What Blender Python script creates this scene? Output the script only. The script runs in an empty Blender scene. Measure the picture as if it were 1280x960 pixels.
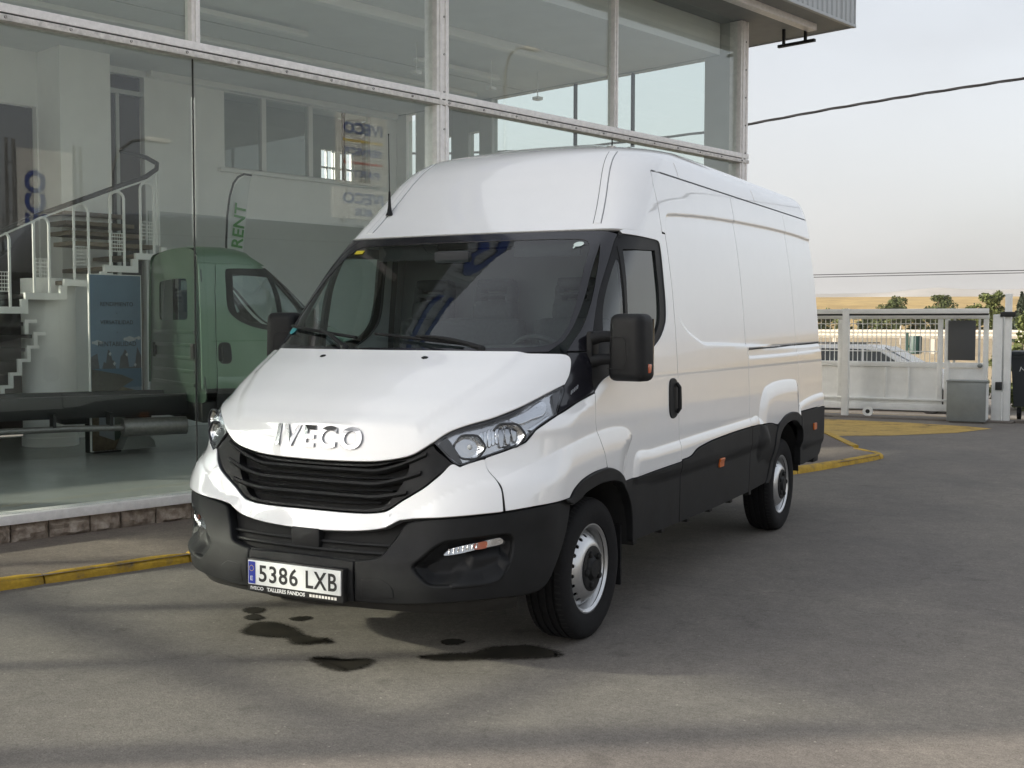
import bpy, bmesh, math, random
import numpy as np
from mathutils import Vector, Matrix
from mathutils.geometry import delaunay_2d_cdt
random.seed(7); np.random.seed(7)
R = math.radians
scene = bpy.context.scene
COL = scene.collection
# ------------------------------------------------------------------ camera
CAM_POS = Vector((3.267, -5.184, 1.522)); YAW, PITCH, ROLL, FPX = R(28.222), R(-2.845), R(.107), 1446.98
_f = Vector((-math.sin(YAW) * math.cos(PITCH), math.cos(YAW) * math.cos(PITCH), math.sin(PITCH)))
_r = Vector((math.cos(YAW), math.sin(YAW), 0)); _u = _r.cross(_f)
_r2 = math.cos(ROLL) * _r + math.sin(ROLL) * _u; _u2 = _r2.cross(_f)
cam_data = bpy.data.cameras.new('camera'); cam = bpy.data.objects.new('camera', cam_data); COL.objects.link(cam)
_m = Matrix((_r2, _u2, -_f)).transposed().to_4x4(); _m.translation = CAM_POS; cam.matrix_world = _m
cam_data.sensor_fit = 'HORIZONTAL'; cam_data.sensor_width = 36; cam_data.lens = 36 * FPX / 1280
cam_data.clip_start = .05; cam_data.clip_end = 20000
scene.camera = cam
# ------------------------------------------------------------------ light
SUN_EL, SUN_AZ = R(19.5), Vector((-.83, -.56))        # direction towards the sun (horizontal)
world = bpy.data.worlds.new('World'); scene.world = world; world.use_nodes = True
wn = world.node_tree.nodes; wl = world.node_tree.links; wn.clear()
sky = wn.new('ShaderNodeTexSky'); sky.sky_type = 'NISHITA'; sky.sun_disc = False
sky.sun_elevation = SUN_EL; sky.sun_rotation = math.atan2(SUN_AZ.x, SUN_AZ.y)
sky.altitude = 300; sky.air_density = 1.0; sky.dust_density = 8.0; sky.ozone_density = 1.0
hsv = wn.new('ShaderNodeHueSaturation'); hsv.inputs['Saturation'].default_value = .34
tc = wn.new('ShaderNodeTexCoord'); mp = wn.new('ShaderNodeMapping'); mp.inputs['Scale'].default_value = (1.2, 1.2, 3.2)
nz = wn.new('ShaderNodeTexNoise'); nz.inputs['Scale'].default_value = 2.2; nz.inputs['Detail'].default_value = 6; nz.inputs['Roughness'].default_value = .5
cr = wn.new('ShaderNodeMapRange'); cr.inputs['From Min'].default_value = .35; cr.inputs['From Max'].default_value = .68; cr.inputs['To Min'].default_value = .46; cr.inputs['To Max'].default_value = .72
mixc = wn.new('ShaderNodeMix'); mixc.data_type = 'RGBA'
# thin haze veil: palest and slightly warm along the horizon
sx = wn.new('ShaderNodeSeparateXYZ'); hz = wn.new('ShaderNodeMapRange'); hz.interpolation_type = 'SMOOTHSTEP'; hz.inputs['From Min'].default_value = -.02; hz.inputs['From Max'].default_value = .32
hc = wn.new('ShaderNodeMix'); hc.data_type = 'RGBA'; hc.inputs['A'].default_value = (1.84, 1.82, 1.80, 1); hc.inputs['B'].default_value = (1.08, 1.13, 1.21, 1)
wl.new(tc.outputs['Generated'], sx.inputs[0]); wl.new(sx.outputs['Z'], hz.inputs['Value']); wl.new(hz.outputs[0], hc.inputs['Factor']); wl.new(hc.outputs['Result'], mixc.inputs['B'])
bg = wn.new('ShaderNodeBackground'); bg.inputs['Strength'].default_value = .15
out = wn.new('ShaderNodeOutputWorld')
wl.new(sky.outputs[0], hsv.inputs['Color']); wl.new(tc.outputs['Generated'], mp.inputs['Vector']); wl.new(mp.outputs[0], nz.inputs['Vector'])
wl.new(nz.outputs['Fac'], cr.inputs['Value']); wl.new(cr.outputs[0], mixc.inputs['Factor']); wl.new(hsv.outputs[0], mixc.inputs['A'])
wl.new(mixc.outputs['Result'], bg.inputs['Color']); wl.new(bg.outputs[0], out.inputs['Surface'])
sun_data = bpy.data.lights.new('sun', 'SUN'); sun_data.energy = 2.0; sun_data.angle = R(1.2); sun_data.color = (1, .88, .74)
sun = bpy.data.objects.new('sun', sun_data); COL.objects.link(sun)
_h = SUN_AZ.normalized(); _s = Vector((_h.x * math.cos(SUN_EL), _h.y * math.cos(SUN_EL), math.sin(SUN_EL)))
sun.rotation_euler = _s.to_track_quat('Z', 'Y').to_euler(); sun.location = _s * 60
vs = scene.view_settings; vs.view_transform = 'Standard'; vs.look = 'None'; vs.exposure = 1.70; vs.gamma = 1; vs.use_curve_mapping = False
scene.cycles.max_bounces = 10; scene.cycles.transparent_max_bounces = 24; scene.cycles.transmission_bounces = 8; scene.cycles.glossy_bounces = 6; scene.cycles.diffuse_bounces = 5
scene.cycles.sample_clamp_indirect = 6; scene.cycles.caustics_reflective = False; scene.cycles.caustics_refractive = False
# ------------------------------------------------------------------ materials
M = {}
def mat(name, col, rough=.5, metal=0, coat=0, noise=None, bump=None, spec=.5, emit=None, trans=0, coord='Object', ior=1.5):
    """noise=(scale, amount[, detail]) mottles the colour, bump=(scale, strength[, distance]) adds fine relief"""
    m = bpy.data.materials.new(name); m.use_nodes = True; nt = m.node_tree; b = nt.nodes['Principled BSDF']
    b.inputs['Base Color'].default_value = (*col, 1); b.inputs['Roughness'].default_value = rough; b.inputs['Metallic'].default_value = metal
    b.inputs['Coat Weight'].default_value = coat; b.inputs['Coat Roughness'].default_value = .04; b.inputs['Specular IOR Level'].default_value = spec
    b.inputs['Transmission Weight'].default_value = trans; b.inputs['IOR'].default_value = ior
    t = nt.nodes.new('ShaderNodeTexCoord')
    if noise:
        n = nt.nodes.new('ShaderNodeTexNoise'); n.inputs['Scale'].default_value = noise[0]; n.inputs['Detail'].default_value = noise[2] if len(noise) > 2 else 5
        n.inputs['Roughness'].default_value = .65
        r = nt.nodes.new('ShaderNodeMapRange'); r.inputs['From Min'].default_value = .25; r.inputs['From Max'].default_value = .75
        r.inputs['To Min'].default_value = 1 - noise[1]; r.inputs['To Max'].default_value = 1 + noise[1]
        mx = nt.nodes.new('ShaderNodeVectorMath'); mx.operation = 'SCALE'; mx.inputs[0].default_value = col
        nt.links.new(t.outputs[coord], n.inputs['Vector']); nt.links.new(n.outputs['Fac'], r.inputs['Value'])
        nt.links.new(r.outputs[0], mx.inputs['Scale']); nt.links.new(mx.outputs[0], b.inputs['Base Color'])
    if bump:
        n2 = nt.nodes.new('ShaderNodeTexNoise'); n2.inputs['Scale'].default_value = bump[0]; n2.inputs['Detail'].default_value = 3
        bp = nt.nodes.new('ShaderNodeBump'); bp.inputs['Strength'].default_value = bump[1]; bp.inputs['Distance'].default_value = bump[2] if len(bump) > 2 else .01
        nt.links.new(t.outputs[coord], n2.inputs['Vector']); nt.links.new(n2.outputs['Fac'], bp.inputs['Height']); nt.links.new(bp.outputs[0], b.inputs['Normal'])
    if emit: b.inputs['Emission Color'].default_value = (*emit[0], 1); b.inputs['Emission Strength'].default_value = emit[1]
    M[name] = m; return m
def glass(name, tint, ior=1.5, rough=0.0, gl=1.0):
    """thin architectural glass: clear transmission plus Fresnel reflection"""
    m = bpy.data.materials.new(name); m.use_nodes = True; nt = m.node_tree; nt.nodes.clear()
    o = nt.nodes.new('ShaderNodeOutputMaterial'); tr = nt.nodes.new('ShaderNodeBsdfTransparent'); tr.inputs[0].default_value = (*tint, 1)
    g = nt.nodes.new('ShaderNodeBsdfGlossy'); g.inputs['Roughness'].default_value = rough; g.inputs['Color'].default_value = (gl, gl, gl, 1)
    fr = nt.nodes.new('ShaderNodeFresnel'); fr.inputs['IOR'].default_value = ior; mx = nt.nodes.new('ShaderNodeMixShader')
    ge = nt.nodes.new('ShaderNodeNewGeometry'); mr = nt.nodes.new('ShaderNodeMapRange'); mr.inputs['To Min'].default_value = ior; mr.inputs['To Max'].default_value = 1 / ior
    nt.links.new(ge.outputs['Backfacing'], mr.inputs['Value']); nt.links.new(mr.outputs[0], fr.inputs['IOR'])       # same reflectance from either side of the pane
    nt.links.new(fr.outputs[0], mx.inputs[0]); nt.links.new(tr.outputs[0], mx.inputs[1]); nt.links.new(g.outputs[0], mx.inputs[2]); nt.links.new(mx.outputs[0], o.inputs['Surface'])
    M[name] = m; return m
def ramp_mat(name, stops, scale, rough=.8, detail=8, bump=None, coord='Object', second=None, distort=0, spec=.3):
    """noise through a colour ramp; second=(scale, amount) a second, larger mottling"""
    m = mat(name, stops[0][1], rough, bump=bump, coord=coord, spec=spec); nt = m.node_tree; b = nt.nodes['Principled BSDF']
    t = nt.nodes.new('ShaderNodeTexCoord'); n = nt.nodes.new('ShaderNodeTexNoise'); n.inputs['Scale'].default_value = scale; n.inputs['Detail'].default_value = detail
    n.inputs['Roughness'].default_value = .6; n.inputs['Distortion'].default_value = distort
    c = nt.nodes.new('ShaderNodeValToRGB'); e = c.color_ramp.elements
    for i, (p, cc) in enumerate(stops):
        el = e[i] if i < 2 else e.new(p); el.position = p; el.color = (*cc, 1)
    nt.links.new(t.outputs[coord], n.inputs['Vector']); nt.links.new(n.outputs['Fac'], c.inputs['Fac']); last = c.outputs[0]
    if second:
        n3 = nt.nodes.new('ShaderNodeTexNoise'); n3.inputs['Scale'].default_value = second[0]; n3.inputs['Detail'].default_value = 6; n3.inputs['Roughness'].default_value = .6
        r = nt.nodes.new('ShaderNodeMapRange'); r.inputs['From Min'].default_value = .3; r.inputs['From Max'].default_value = .7
        r.inputs['To Min'].default_value = 1 - second[1]; r.inputs['To Max'].default_value = 1 + second[1]
        mx = nt.nodes.new('ShaderNodeVectorMath'); mx.operation = 'SCALE'
        nt.links.new(t.outputs[coord], n3.inputs['Vector']); nt.links.new(n3.outputs['Fac'], r.inputs['Value']); nt.links.new(last, mx.inputs[0]); nt.links.new(r.outputs[0], mx.inputs['Scale']); last = mx.outputs[0]
    nt.links.new(last, b.inputs['Base Color']); return m
mat('paint', (.88, .885, .89), .16, coat=1.0, noise=(9, .012), bump=(1.6, .05, .02)); M['paint'].node_tree.nodes['Principled BSDF'].inputs['Coat IOR'].default_value = 1.6; M['paint'].node_tree.nodes['Principled BSDF'].inputs['Coat Roughness'].default_value = .015
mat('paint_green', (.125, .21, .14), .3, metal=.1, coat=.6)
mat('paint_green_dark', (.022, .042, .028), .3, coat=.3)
mat('plastic', (.0085, .009, .010), .55, noise=(12, .3), bump=(420, .12, .002), spec=.28)
mat('plastic_worn', (.0105, .011, .012), .6, noise=(7, .4), bump=(300, .12, .002), spec=.28)
mat('gloss_black', (.012, .012, .016), .16, coat=.3)
mat('rubber', (.011, .011, .012), .8, spec=.2, noise=(40, .25), bump=(120, .2, .003))
mat('shell', (.012, .012, .012), .9)
mat('underbody', (.02, .019, .018), .8, noise=(12, .4))
mat('steel', (.58, .59, .60), .32, metal=.85, noise=(25, .08))
mat('chrome', (.40, .41, .43), .12, metal=1)
mat('lamp_chrome', (.66, .68, .71), .10, metal=1, bump=(38, .55, .01))
mat('lamp_grey', (.03, .032, .036), .3); mat('lamp_satin', (.55, .56, .58), .2, metal=.9, bump=(30, .3, .01))
mat('orange', (.65, .15, .02), .3, coat=.5)
mat('amber', (.55, .12, .05), .25, coat=.6)
mat('plate_white', (.78, .79, .78), .4, noise=(30, .06))
mat('plate_blue', (.015, .035, .35), .4)
mat('ink', (.01, .01, .011), .5)
mat('white_print', (.75, .75, .75), .5)
mat('interior', (.035, .037, .04), .7, noise=(40, .1))
mat('interior_light', (.20, .205, .21), .8)
mat('seat', (.05, .052, .058), .9, noise=(60, .2))
mat('sticker_yellow', (.6, .5, .03), .5); mat('sticker_pale', (.62, .72, .68), .5); mat('sticker_teal', (.05, .30, .33), .5)
mat('alu', (.90, .875, .855), .42, metal=0, noise=(18, .12))
mat('alu_dirty', (.70, .67, .64), .6, metal=0, noise=(22, .3))
mat('joint', (.02, .022, .022), .7); mat('seam_grey', (.10, .105, .11), .6)
mat('wall_white', (.90, .905, .89), .8, noise=(3, .04))
mat('wall_grey', (.55, .565, .55), .8, noise=(3, .05))
mat('ceiling', (.80, .81, .80), .85, noise=(2, .04))
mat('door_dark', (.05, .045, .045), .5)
mat('dark_glass', (.02, .022, .024), .08)
mat('soffit', (.30, .31, .31), .7, noise=(5, .08))
mat('fascia', (.42, .44, .45), .5, metal=.15, noise=(6, .05))
mat('floor_in', (.36, .385, .37), .2, noise=(4, .08), bump=(6, .02, .01))
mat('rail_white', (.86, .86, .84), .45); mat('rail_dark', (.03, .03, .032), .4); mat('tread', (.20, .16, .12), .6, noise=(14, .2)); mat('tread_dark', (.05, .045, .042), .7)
mat('chassis', (.012, .013, .013), .5); mat('exhaust', (.25, .24, .23), .45, metal=.8, noise=(30, .2))
mat('gate_paint', (.84, .85, .83), .5, noise=(7, .07), bump=(30, .05, .004))
mat('gate_box', (.25, .27, .265), .42, metal=.3, noise=(5, .12)); mat('sheet_grey', (.075, .078, .08), .6)
mat('concrete', (.17, .15, .13), .9, noise=(9, .25), bump=(60, .3, .01))
mat('bin', (.014, .018, .022), .5); mat('bin_green', (.015, .05, .04), .5)
mat('car_silver', (.30, .33, .37), .3, metal=.5, coat=.4); mat('car_window', (.02, .024, .028), .08)
mat('guard', (.50, .47, .40), .6, noise=(2, .1)); mat('post_white', (.7, .69, .66), .6)
mat('bark', (.07, .05, .035), .9, noise=(20, .3)); mat('pole_grey', (.24, .25, .25), .5, metal=.4)
mat('cable', (.02, .02, .022), .7)
mat('sign_panel', (.62, .63, .62), .5); mat('sign_blue', (.02, .06, .30), .5); mat('sign_yellow', (.7, .5, .03), .5); mat('sign_red', (.5, .05, .03), .5); mat('sign_green', (.07, .26, .06), .5)
mat('flag_white', (.66, .68, .67), .8); mat('brown_letter', (.10, .07, .06), .6)
mat('poster_sky', (.16, .24, .33), .6, noise=(2.5, .12)); mat('poster_mountain', (.075, .082, .095), .6, noise=(9, .45)); mat('poster_snow', (.42, .46, .50), .6, noise=(14, .3))
mat('poster_lake', (.05, .13, .21), .5); mat('poster_land', (.12, .095, .06), .7, noise=(18, .5)); mat('poster_scrub', (.05, .052, .035), .7, noise=(25, .5)); mat('poster_truck', (.25, .27, .29), .5)
glass('glass_facade', (.955, .982, .974), 1.43); glass('glass_far', (.92, .95, .935), 1.45); glass('glass_van', (.72, .81, .79), 1.62); glass('lens', (.96, .97, .98), 1.45); glass('glass_car', (.35, .4, .42), 1.5)
def leafmat(name, c1, c2):
    return ramp_mat(name, [(.3, c1), (.7, c2)], 1.2, .75, 3)
leafmat('leaf_dark', (.045, .062, .022), (.105, .125, .045)); leafmat('leaf_mid', (.06, .08, .026), (.14, .16, .05)); leafmat('leaf_conifer', (.035, .05, .032), (.07, .09, .055))
# asphalt: fine aggregate, pale dusty areas, darker worn areas
def asphalt(name, base, pale):
    m = bpy.data.materials.new(name); m.use_nodes = True; nt = m.node_tree; b = nt.nodes['Principled BSDF']; N = nt.nodes.new; L = nt.links.new
    t = N('ShaderNodeTexCoord'); b.inputs['Roughness'].default_value = .86; b.inputs['Specular IOR Level'].default_value = .25
    def noise(s, d, ro=.6, di=0):
        n = N('ShaderNodeTexNoise'); n.inputs['Scale'].default_value = s; n.inputs['Detail'].default_value = d; n.inputs['Roughness'].default_value = ro; n.inputs['Distortion'].default_value = di; L(t.outputs['Object'], n.inputs['Vector']); return n.outputs['Fac']
    def rng(s, a, bb, c, d):
        r = N('ShaderNodeMapRange'); r.inputs['From Min'].default_value = a; r.inputs['From Max'].default_value = bb; r.inputs['To Min'].default_value = c; r.inputs['To Max'].default_value = d; L(s, r.inputs['Value']); return r.outputs[0]
    def mul(v, s):
        x = N('ShaderNodeVectorMath'); x.operation = 'SCALE'; L(v, x.inputs[0]); L(s, x.inputs['Scale']); return x.outputs[0]
    mx = N('ShaderNodeMix'); mx.data_type = 'RGBA'; mx.inputs['A'].default_value = (*base, 1); mx.inputs['B'].default_value = (*pale, 1)
    L(rng(noise(.55, 7, .6, .6), .38, .66, 0, 1), mx.inputs['Factor']); v = mx.outputs['Result']
    v = mul(v, rng(noise(150, 3, .8), .3, .7, .62, 1.38)); v = mul(v, rng(noise(42, 4, .75), .3, .7, .78, 1.22)); v = mul(v, rng(noise(13, 3, .6), .3, .7, .92, 1.08)); v = mul(v, rng(noise(5, 6), .3, .7, .92, 1.08))
    sp = rng(noise(2.3, 3, .5), .66, .74, 1, .72); v = mul(v, sp)                 # small dark stains
    vo = N('ShaderNodeTexVoronoi'); vo.inputs['Scale'].default_value = 11; L(t.outputs['Object'], vo.inputs['Vector'])
    v = mul(v, rng(vo.outputs['Distance'], .035, .07, 1.8, 1.0))                    # scattered pale grit
    vc = N('ShaderNodeTexVoronoi'); vc.feature = 'DISTANCE_TO_EDGE'; vc.inputs['Scale'].default_value = .42; vm = N('ShaderNodeVectorMath'); vm.operation = 'ADD'; nv = N('ShaderNodeTexNoise'); nv.inputs['Scale'].default_value = 2.5; nv.inputs['Detail'].default_value = 6
    vs_ = N('ShaderNodeVectorMath'); vs_.operation = 'SCALE'; vs_.inputs['Scale'].default_value = .55; L(t.outputs['Object'], nv.inputs['Vector']); L(nv.outputs['Color'], vs_.inputs[0]); L(t.outputs['Object'], vm.inputs[0]); L(vs_.outputs[0], vm.inputs[1]); L(vm.outputs[0], vc.inputs['Vector'])
    v = mul(v, rng(vc.outputs['Distance'], .0, .005, .87, 1.0))                   # hairline cracks
    L(v, b.inputs['Base Color'])
    bp = N('ShaderNodeBump'); bp.inputs['Strength'].default_value = .35; bp.inputs['Distance'].default_value = .006; L(noise(90, 4), bp.inputs['Height']); L(bp.outputs[0], b.inputs['Normal'])
    M[name] = m; return m
asphalt('asphalt', (.160, .147, .134), (.208, .190, .166)); asphalt('pavement', (.165, .138, .118), (.225, .190, .158))
ramp_mat('oil', [(.3, (.013, .012, .009)), (.7, (.036, .031, .023))], 9, .6, 4, spec=.3)
def fade_edge(m):
    nt = m.node_tree; b = nt.nodes['Principled BSDF']; o = nt.nodes['Material Output']; a = nt.nodes.new('ShaderNodeVertexColor'); a.layer_name = 'soak'; n = nt.nodes.new('ShaderNodeTexNoise'); n.inputs['Scale'].default_value = 60; n.inputs['Detail'].default_value = 4
    ad = nt.nodes.new('ShaderNodeMath'); ad.operation = 'MULTIPLY_ADD'; ad.inputs[1].default_value = .9; ad.inputs[2].default_value = -.45; sm = nt.nodes.new('ShaderNodeMath'); sm.operation = 'ADD'; mr = nt.nodes.new('ShaderNodeMapRange'); mr.inputs['From Min'].default_value = .12; mr.inputs['From Max'].default_value = .85; mr.inputs['To Max'].default_value = .9
    t = nt.nodes.new('ShaderNodeBsdfTransparent'); mx = nt.nodes.new('ShaderNodeMixShader'); tc_ = nt.nodes.new('ShaderNodeTexCoord'); nt.links.new(tc_.outputs['Object'], n.inputs['Vector']); nt.links.new(n.outputs['Fac'], ad.inputs[0]); nt.links.new(ad.outputs[0], sm.inputs[0]); nt.links.new(a.outputs['Color'], sm.inputs[1]); nt.links.new(sm.outputs[0], mr.inputs['Value'])
    nt.links.new(mr.outputs[0], mx.inputs[0]); nt.links.new(t.outputs[0], mx.inputs[1]); nt.links.new(b.outputs[0], mx.inputs[2]); nt.links.new(mx.outputs[0], o.inputs['Surface'])
fade_edge(M['oil'])
ramp_mat('dust', [(.35, (.10, .095, .085)), (.7, (.22, .19, .12))], 14, .9, 6); fade_edge(M['dust'])
ramp_mat('yellow_paint', [(.30, (.15, .125, .09)), (.41, (.40, .25, .03)), (.60, (.52, .33, .035)), (.74, (.22, .16, .07))], 7, .7, 9, bump=(50, .3, .006), second=(40, .15))
ramp_mat('yellow_marking', [(.30, (.09, .08, .06)), (.42, (.42, .28, .075)), (.7, (.55, .37, .10))], 3.2, .75, 10, second=(30, .2))
ramp_mat('stone', [(.25, (.17, .13, .105)), (.5, (.40, .33, .27)), (.72, (.60, .53, .46))], 16, .9, 8, bump=(70, .5, .012))
ramp_mat('mortar', [(.3, (.07, .06, .05)), (.7, (.16, .14, .12))], 30, .95)
ramp_mat('field', [(.3, (.22, .155, .06)), (.5, (.35, .25, .10)), (.7, (.27, .20, .085))], .03, .95, 8, second=(.25, .25))
ramp_mat('dry_ground', [(.3, (.20, .16, .10)), (.55, (.32, .26, .17)), (.75, (.15, .14, .08))], .25, .95, 8, second=(2, .2))
ramp_mat('hill', [(.3, (.22, .21, .195)), (.55, (.33, .315, .29)), (.75, (.19, .18, .165))], .004, .95, 8)
# ------------------------------------------------------------------ mesh helpers
def tag(o, label=None, cat=None, group=None, kind=None):
    if label: o['label'] = label
    if cat: o['category'] = cat
    if group: o['group'] = group
    if kind: o['kind'] = kind
    return o
def empty(name, loc=(0, 0, 0), rz=0):
    o = bpy.data.objects.new(name, None); COL.objects.link(o); o.location = loc; o.rotation_euler = (0, 0, rz); o.empty_display_size = .2; return o
def link(name, me, material=None, parent=None, smooth=None):
    if material is not None: me.materials.append(M[material] if isinstance(material, str) else material)
    o = bpy.data.objects.new(name, me); COL.objects.link(o)
    if parent is not None: o.parent = parent
    if smooth is not None:
        me.polygons.foreach_set('use_smooth', [True] * len(me.polygons)); me.set_sharp_from_angle(angle=R(smooth))
    return o
class MB:
    """collects simple solids into one mesh"""
    def __init__(s): s.v = []; s.f = []
    def add(s, vs, fs):
        b = len(s.v); s.v += [tuple(p) for p in vs]; s.f += [tuple(b + i for i in q) for q in fs]; return s
    def box(s, lo, hi, bev=0, mx=None):
        (x0, y0, z0), (x1, y1, z1) = lo, hi
        if bev <= 0:
            vs = [(x, y, z) for z in (z0, z1) for y in (y0, y1) for x in (x0, x1)]
            fs = [(0, 2, 3, 1), (4, 5, 7, 6), (0, 1, 5, 4), (2, 6, 7, 3), (0, 4, 6, 2), (1, 3, 7, 5)]
        else:
            bm = bmesh.new(); bmesh.ops.create_cube(bm, size=1)
            for v in bm.verts: v.co = Vector(((x0 + x1) / 2 + v.co.x * (x1 - x0), (y0 + y1) / 2 + v.co.y * (y1 - y0), (z0 + z1) / 2 + v.co.z * (z1 - z0)))
            bmesh.ops.bevel(bm, geom=bm.edges[:], offset=bev, segments=2, affect='EDGES', profile=.6)
            bm.verts.index_update(); vs = [v.co.copy() for v in bm.verts]; fs = [[v.index for v in q.verts] for q in bm.faces]; bm.free()
        if mx is not None: vs = [mx @ Vector(p) for p in vs]
        return s.add(vs, fs)
    def tube(s, path, rad, n=8, cap=True):
        P = [Vector(p) for p in path]; rings = []; b = []
        up = Vector((0, 0, 1)); pn = None
        for i, p in enumerate(P):
            d = (P[min(i + 1, len(P) - 1)] - P[max(i - 1, 0)]).normalized()
            if pn is None: pn = d.cross(up if abs(d.z) < .95 else Vector((1, 0, 0))).normalized()
            pn = (pn - d * pn.dot(d)).normalized(); bn = d.cross(pn)
            rr = rad[i] if isinstance(rad, (list, tuple)) else rad
            b += [p + rr * (math.cos(2 * math.pi * k / n) * pn + math.sin(2 * math.pi * k / n) * bn) for k in range(n)]
        fs = [(i * n + k, i * n + (k + 1) % n, (i + 1) * n + (k + 1) % n, (i + 1) * n + k) for i in range(len(P) - 1) for k in range(n)]
        if cap: fs += [tuple(range(n - 1, -1, -1)), tuple((len(P) - 1) * n + k for k in range(n))]
        return s.add(b, fs)
    def lathe(s, prof, n=48, axis='x', c=(0, 0, 0), closed=False):
        vs = []
        for (a, r) in prof:
            for k in range(n):
                t = 2 * math.pi * k / n; q = (a, r * math.cos(t), r * math.sin(t))
                if axis == 'z': q = (r * math.cos(t), r * math.sin(t), a)
                if axis == 'y': q = (r * math.sin(t), a, r * math.cos(t))
                vs.append((q[0] + c[0], q[1] + c[1], q[2] + c[2]))
        m = len(prof); fs = [(i * n + k, i * n + (k + 1) % n, ((i + 1) % m) * n + (k + 1) % n, ((i + 1) % m) * n + k) for i in range(m if closed else m - 1) for k in range(n)]
        return s.add(vs, fs)
    def prism(s, poly, h, mx=None):
        """poly in xy extruded to z=h"""
        n = len(poly); vs = [(x, y, 0) for x, y in poly] + [(x, y, h) for x, y in poly]
        fs = [tuple(range(n - 1, -1, -1)), tuple(range(n, 2 * n))] + [(i, (i + 1) % n, n + (i + 1) % n, n + i) for i in range(n)]
        if mx is not None: vs = [mx @ Vector(p) for p in vs]
        return s.add(vs, fs)
    def ball(s, c, r, n=10, sc=(1, 1, 1)):
        prof = [(-math.cos(math.pi * i / n), math.sin(math.pi * i / n)) for i in range(n + 1)]; vs = []
        for a, q in prof:
            for k in range(n): vs.append((c[0] + r * sc[0] * q * math.cos(2 * math.pi * k / n), c[1] + r * sc[1] * q * math.sin(2 * math.pi * k / n), c[2] + r * sc[2] * a))
        return s.add(vs, [(i * n + k, i * n + (k + 1) % n, (i + 1) * n + (k + 1) % n, (i + 1) * n + k) for i in range(n) for k in range(n)])
    def mesh(s, name):
        me = bpy.data.meshes.new(name); me.from_pydata(s.v, [], s.f); me.validate(); me.update()
        bm = bmesh.new(); bm.from_mesh(me); bmesh.ops.remove_doubles(bm, verts=bm.verts[:], dist=1e-5); bmesh.ops.recalc_face_normals(bm, faces=bm.faces[:]); bm.to_mesh(me); bm.free(); return me
    def build(s, name, material, parent=None, smooth=35): return link(name, s.mesh(name), material, parent, smooth)
def bx(name, lo, hi, material, parent=None, bev=0): return MB().box(lo, hi, bev).build(name, material, parent, 30)
def text_mesh(txt, size, extrude=.002, bold=0, align='CENTER', xs=1, spacing=1):
    cu = bpy.data.curves.new('t', 'FONT'); cu.body = txt; cu.size = size; cu.extrude = extrude; cu.offset = bold; cu.align_x = align; cu.align_y = 'CENTER'; cu.space_character = spacing; cu.resolution_u = 4
    o = bpy.data.objects.new('t', cu); COL.objects.link(o); dg = bpy.context.evaluated_depsgraph_get(); me = bpy.data.meshes.new_from_object(o.evaluated_get(dg))
    bpy.data.objects.remove(o); bpy.data.curves.remove(cu); me.materials.clear()
    if xs != 1:
        for v in me.vertices: v.co.x *= xs
    return me
def text(name, txt, size, mx, material, parent=None, **k):
    me = text_mesh(txt, size, **k); me.transform(mx); return link(name, me, material, parent)
def frame(origin, xa, ya):
    xa = Vector(xa).normalized(); ya = Vector(ya).normalized(); za = xa.cross(ya); m = Matrix((xa, ya, za)).transposed().to_4x4(); m.translation = Vector(origin); return m
def copy_tree(o, parent=None):
    c = o.copy(); COL.objects.link(c); c.parent = parent
    for ch in list(o.children): copy_tree(ch, c)
    return c
# ------------------------------------------------------------------ ground, pavement, far land
def smooth01(t): t = max(0, min(1, t)); return t * t * (3 - 2 * t)
def ground_z(y):
    z = -.35 * smooth01((y - 15.6) / 5)
    z += .8 * smooth01((y - 34) / 10) + .3 * smooth01((y - 60) / 80) + 9.2 * smooth01((y - 125) / 235)
    return z
def sheet(name, xs, ys, zf, material, **k):
    vs = [(x, y, zf(x, y)) for y in ys for x in xs]; n = len(xs)
    fs = [(j * n + i, j * n + i + 1, (j + 1) * n + i + 1, (j + 1) * n + i) for j in range(len(ys) - 1) for i in range(n - 1)]
    me = bpy.data.meshes.new(name); me.from_pydata(vs, [], fs); return link(name, me, material, None, 60)
gx = [-3500, -900, -300, -120, -60, -30, -10, 0, 10, 30, 60, 120, 300, 900, 3500]
gy_ = [-3500, -500, -120, -40, 0, 15.2, 15.6, 16.5, 17.5, 18.5, 19.5, 20.6, 26, 34, 36, 38, 40, 42, 44, 50, 60, 80, 100, 120, 135]
tag(sheet('ground', gx, gy_ + [138 + i * 12 for i in range(20)] + [420, 900, 3600], lambda x, y: ground_z(y) - .02, 'dry_ground'), kind='structure')
fy = [128 + i * 8 for i in range(31)]
tag(sheet('golden_field', [-240 + 20 * i for i in range(25)], fy, lambda x, y: ground_z(y) + .02 + .5 * math.sin(x * .021 + y * .01), 'field'), kind='structure')
tag(sheet('yard_asphalt', [-60, -20, 0, 20, 60], [-60, -20, 0, 8, 15.0], lambda x, y: 0.0, 'asphalt'), kind='structure')
tag(sheet('road', [-120, 120], [19.6, 22, 25, 32.5], lambda x, y: ground_z(y) - .014, 'asphalt'), kind='structure')
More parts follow.
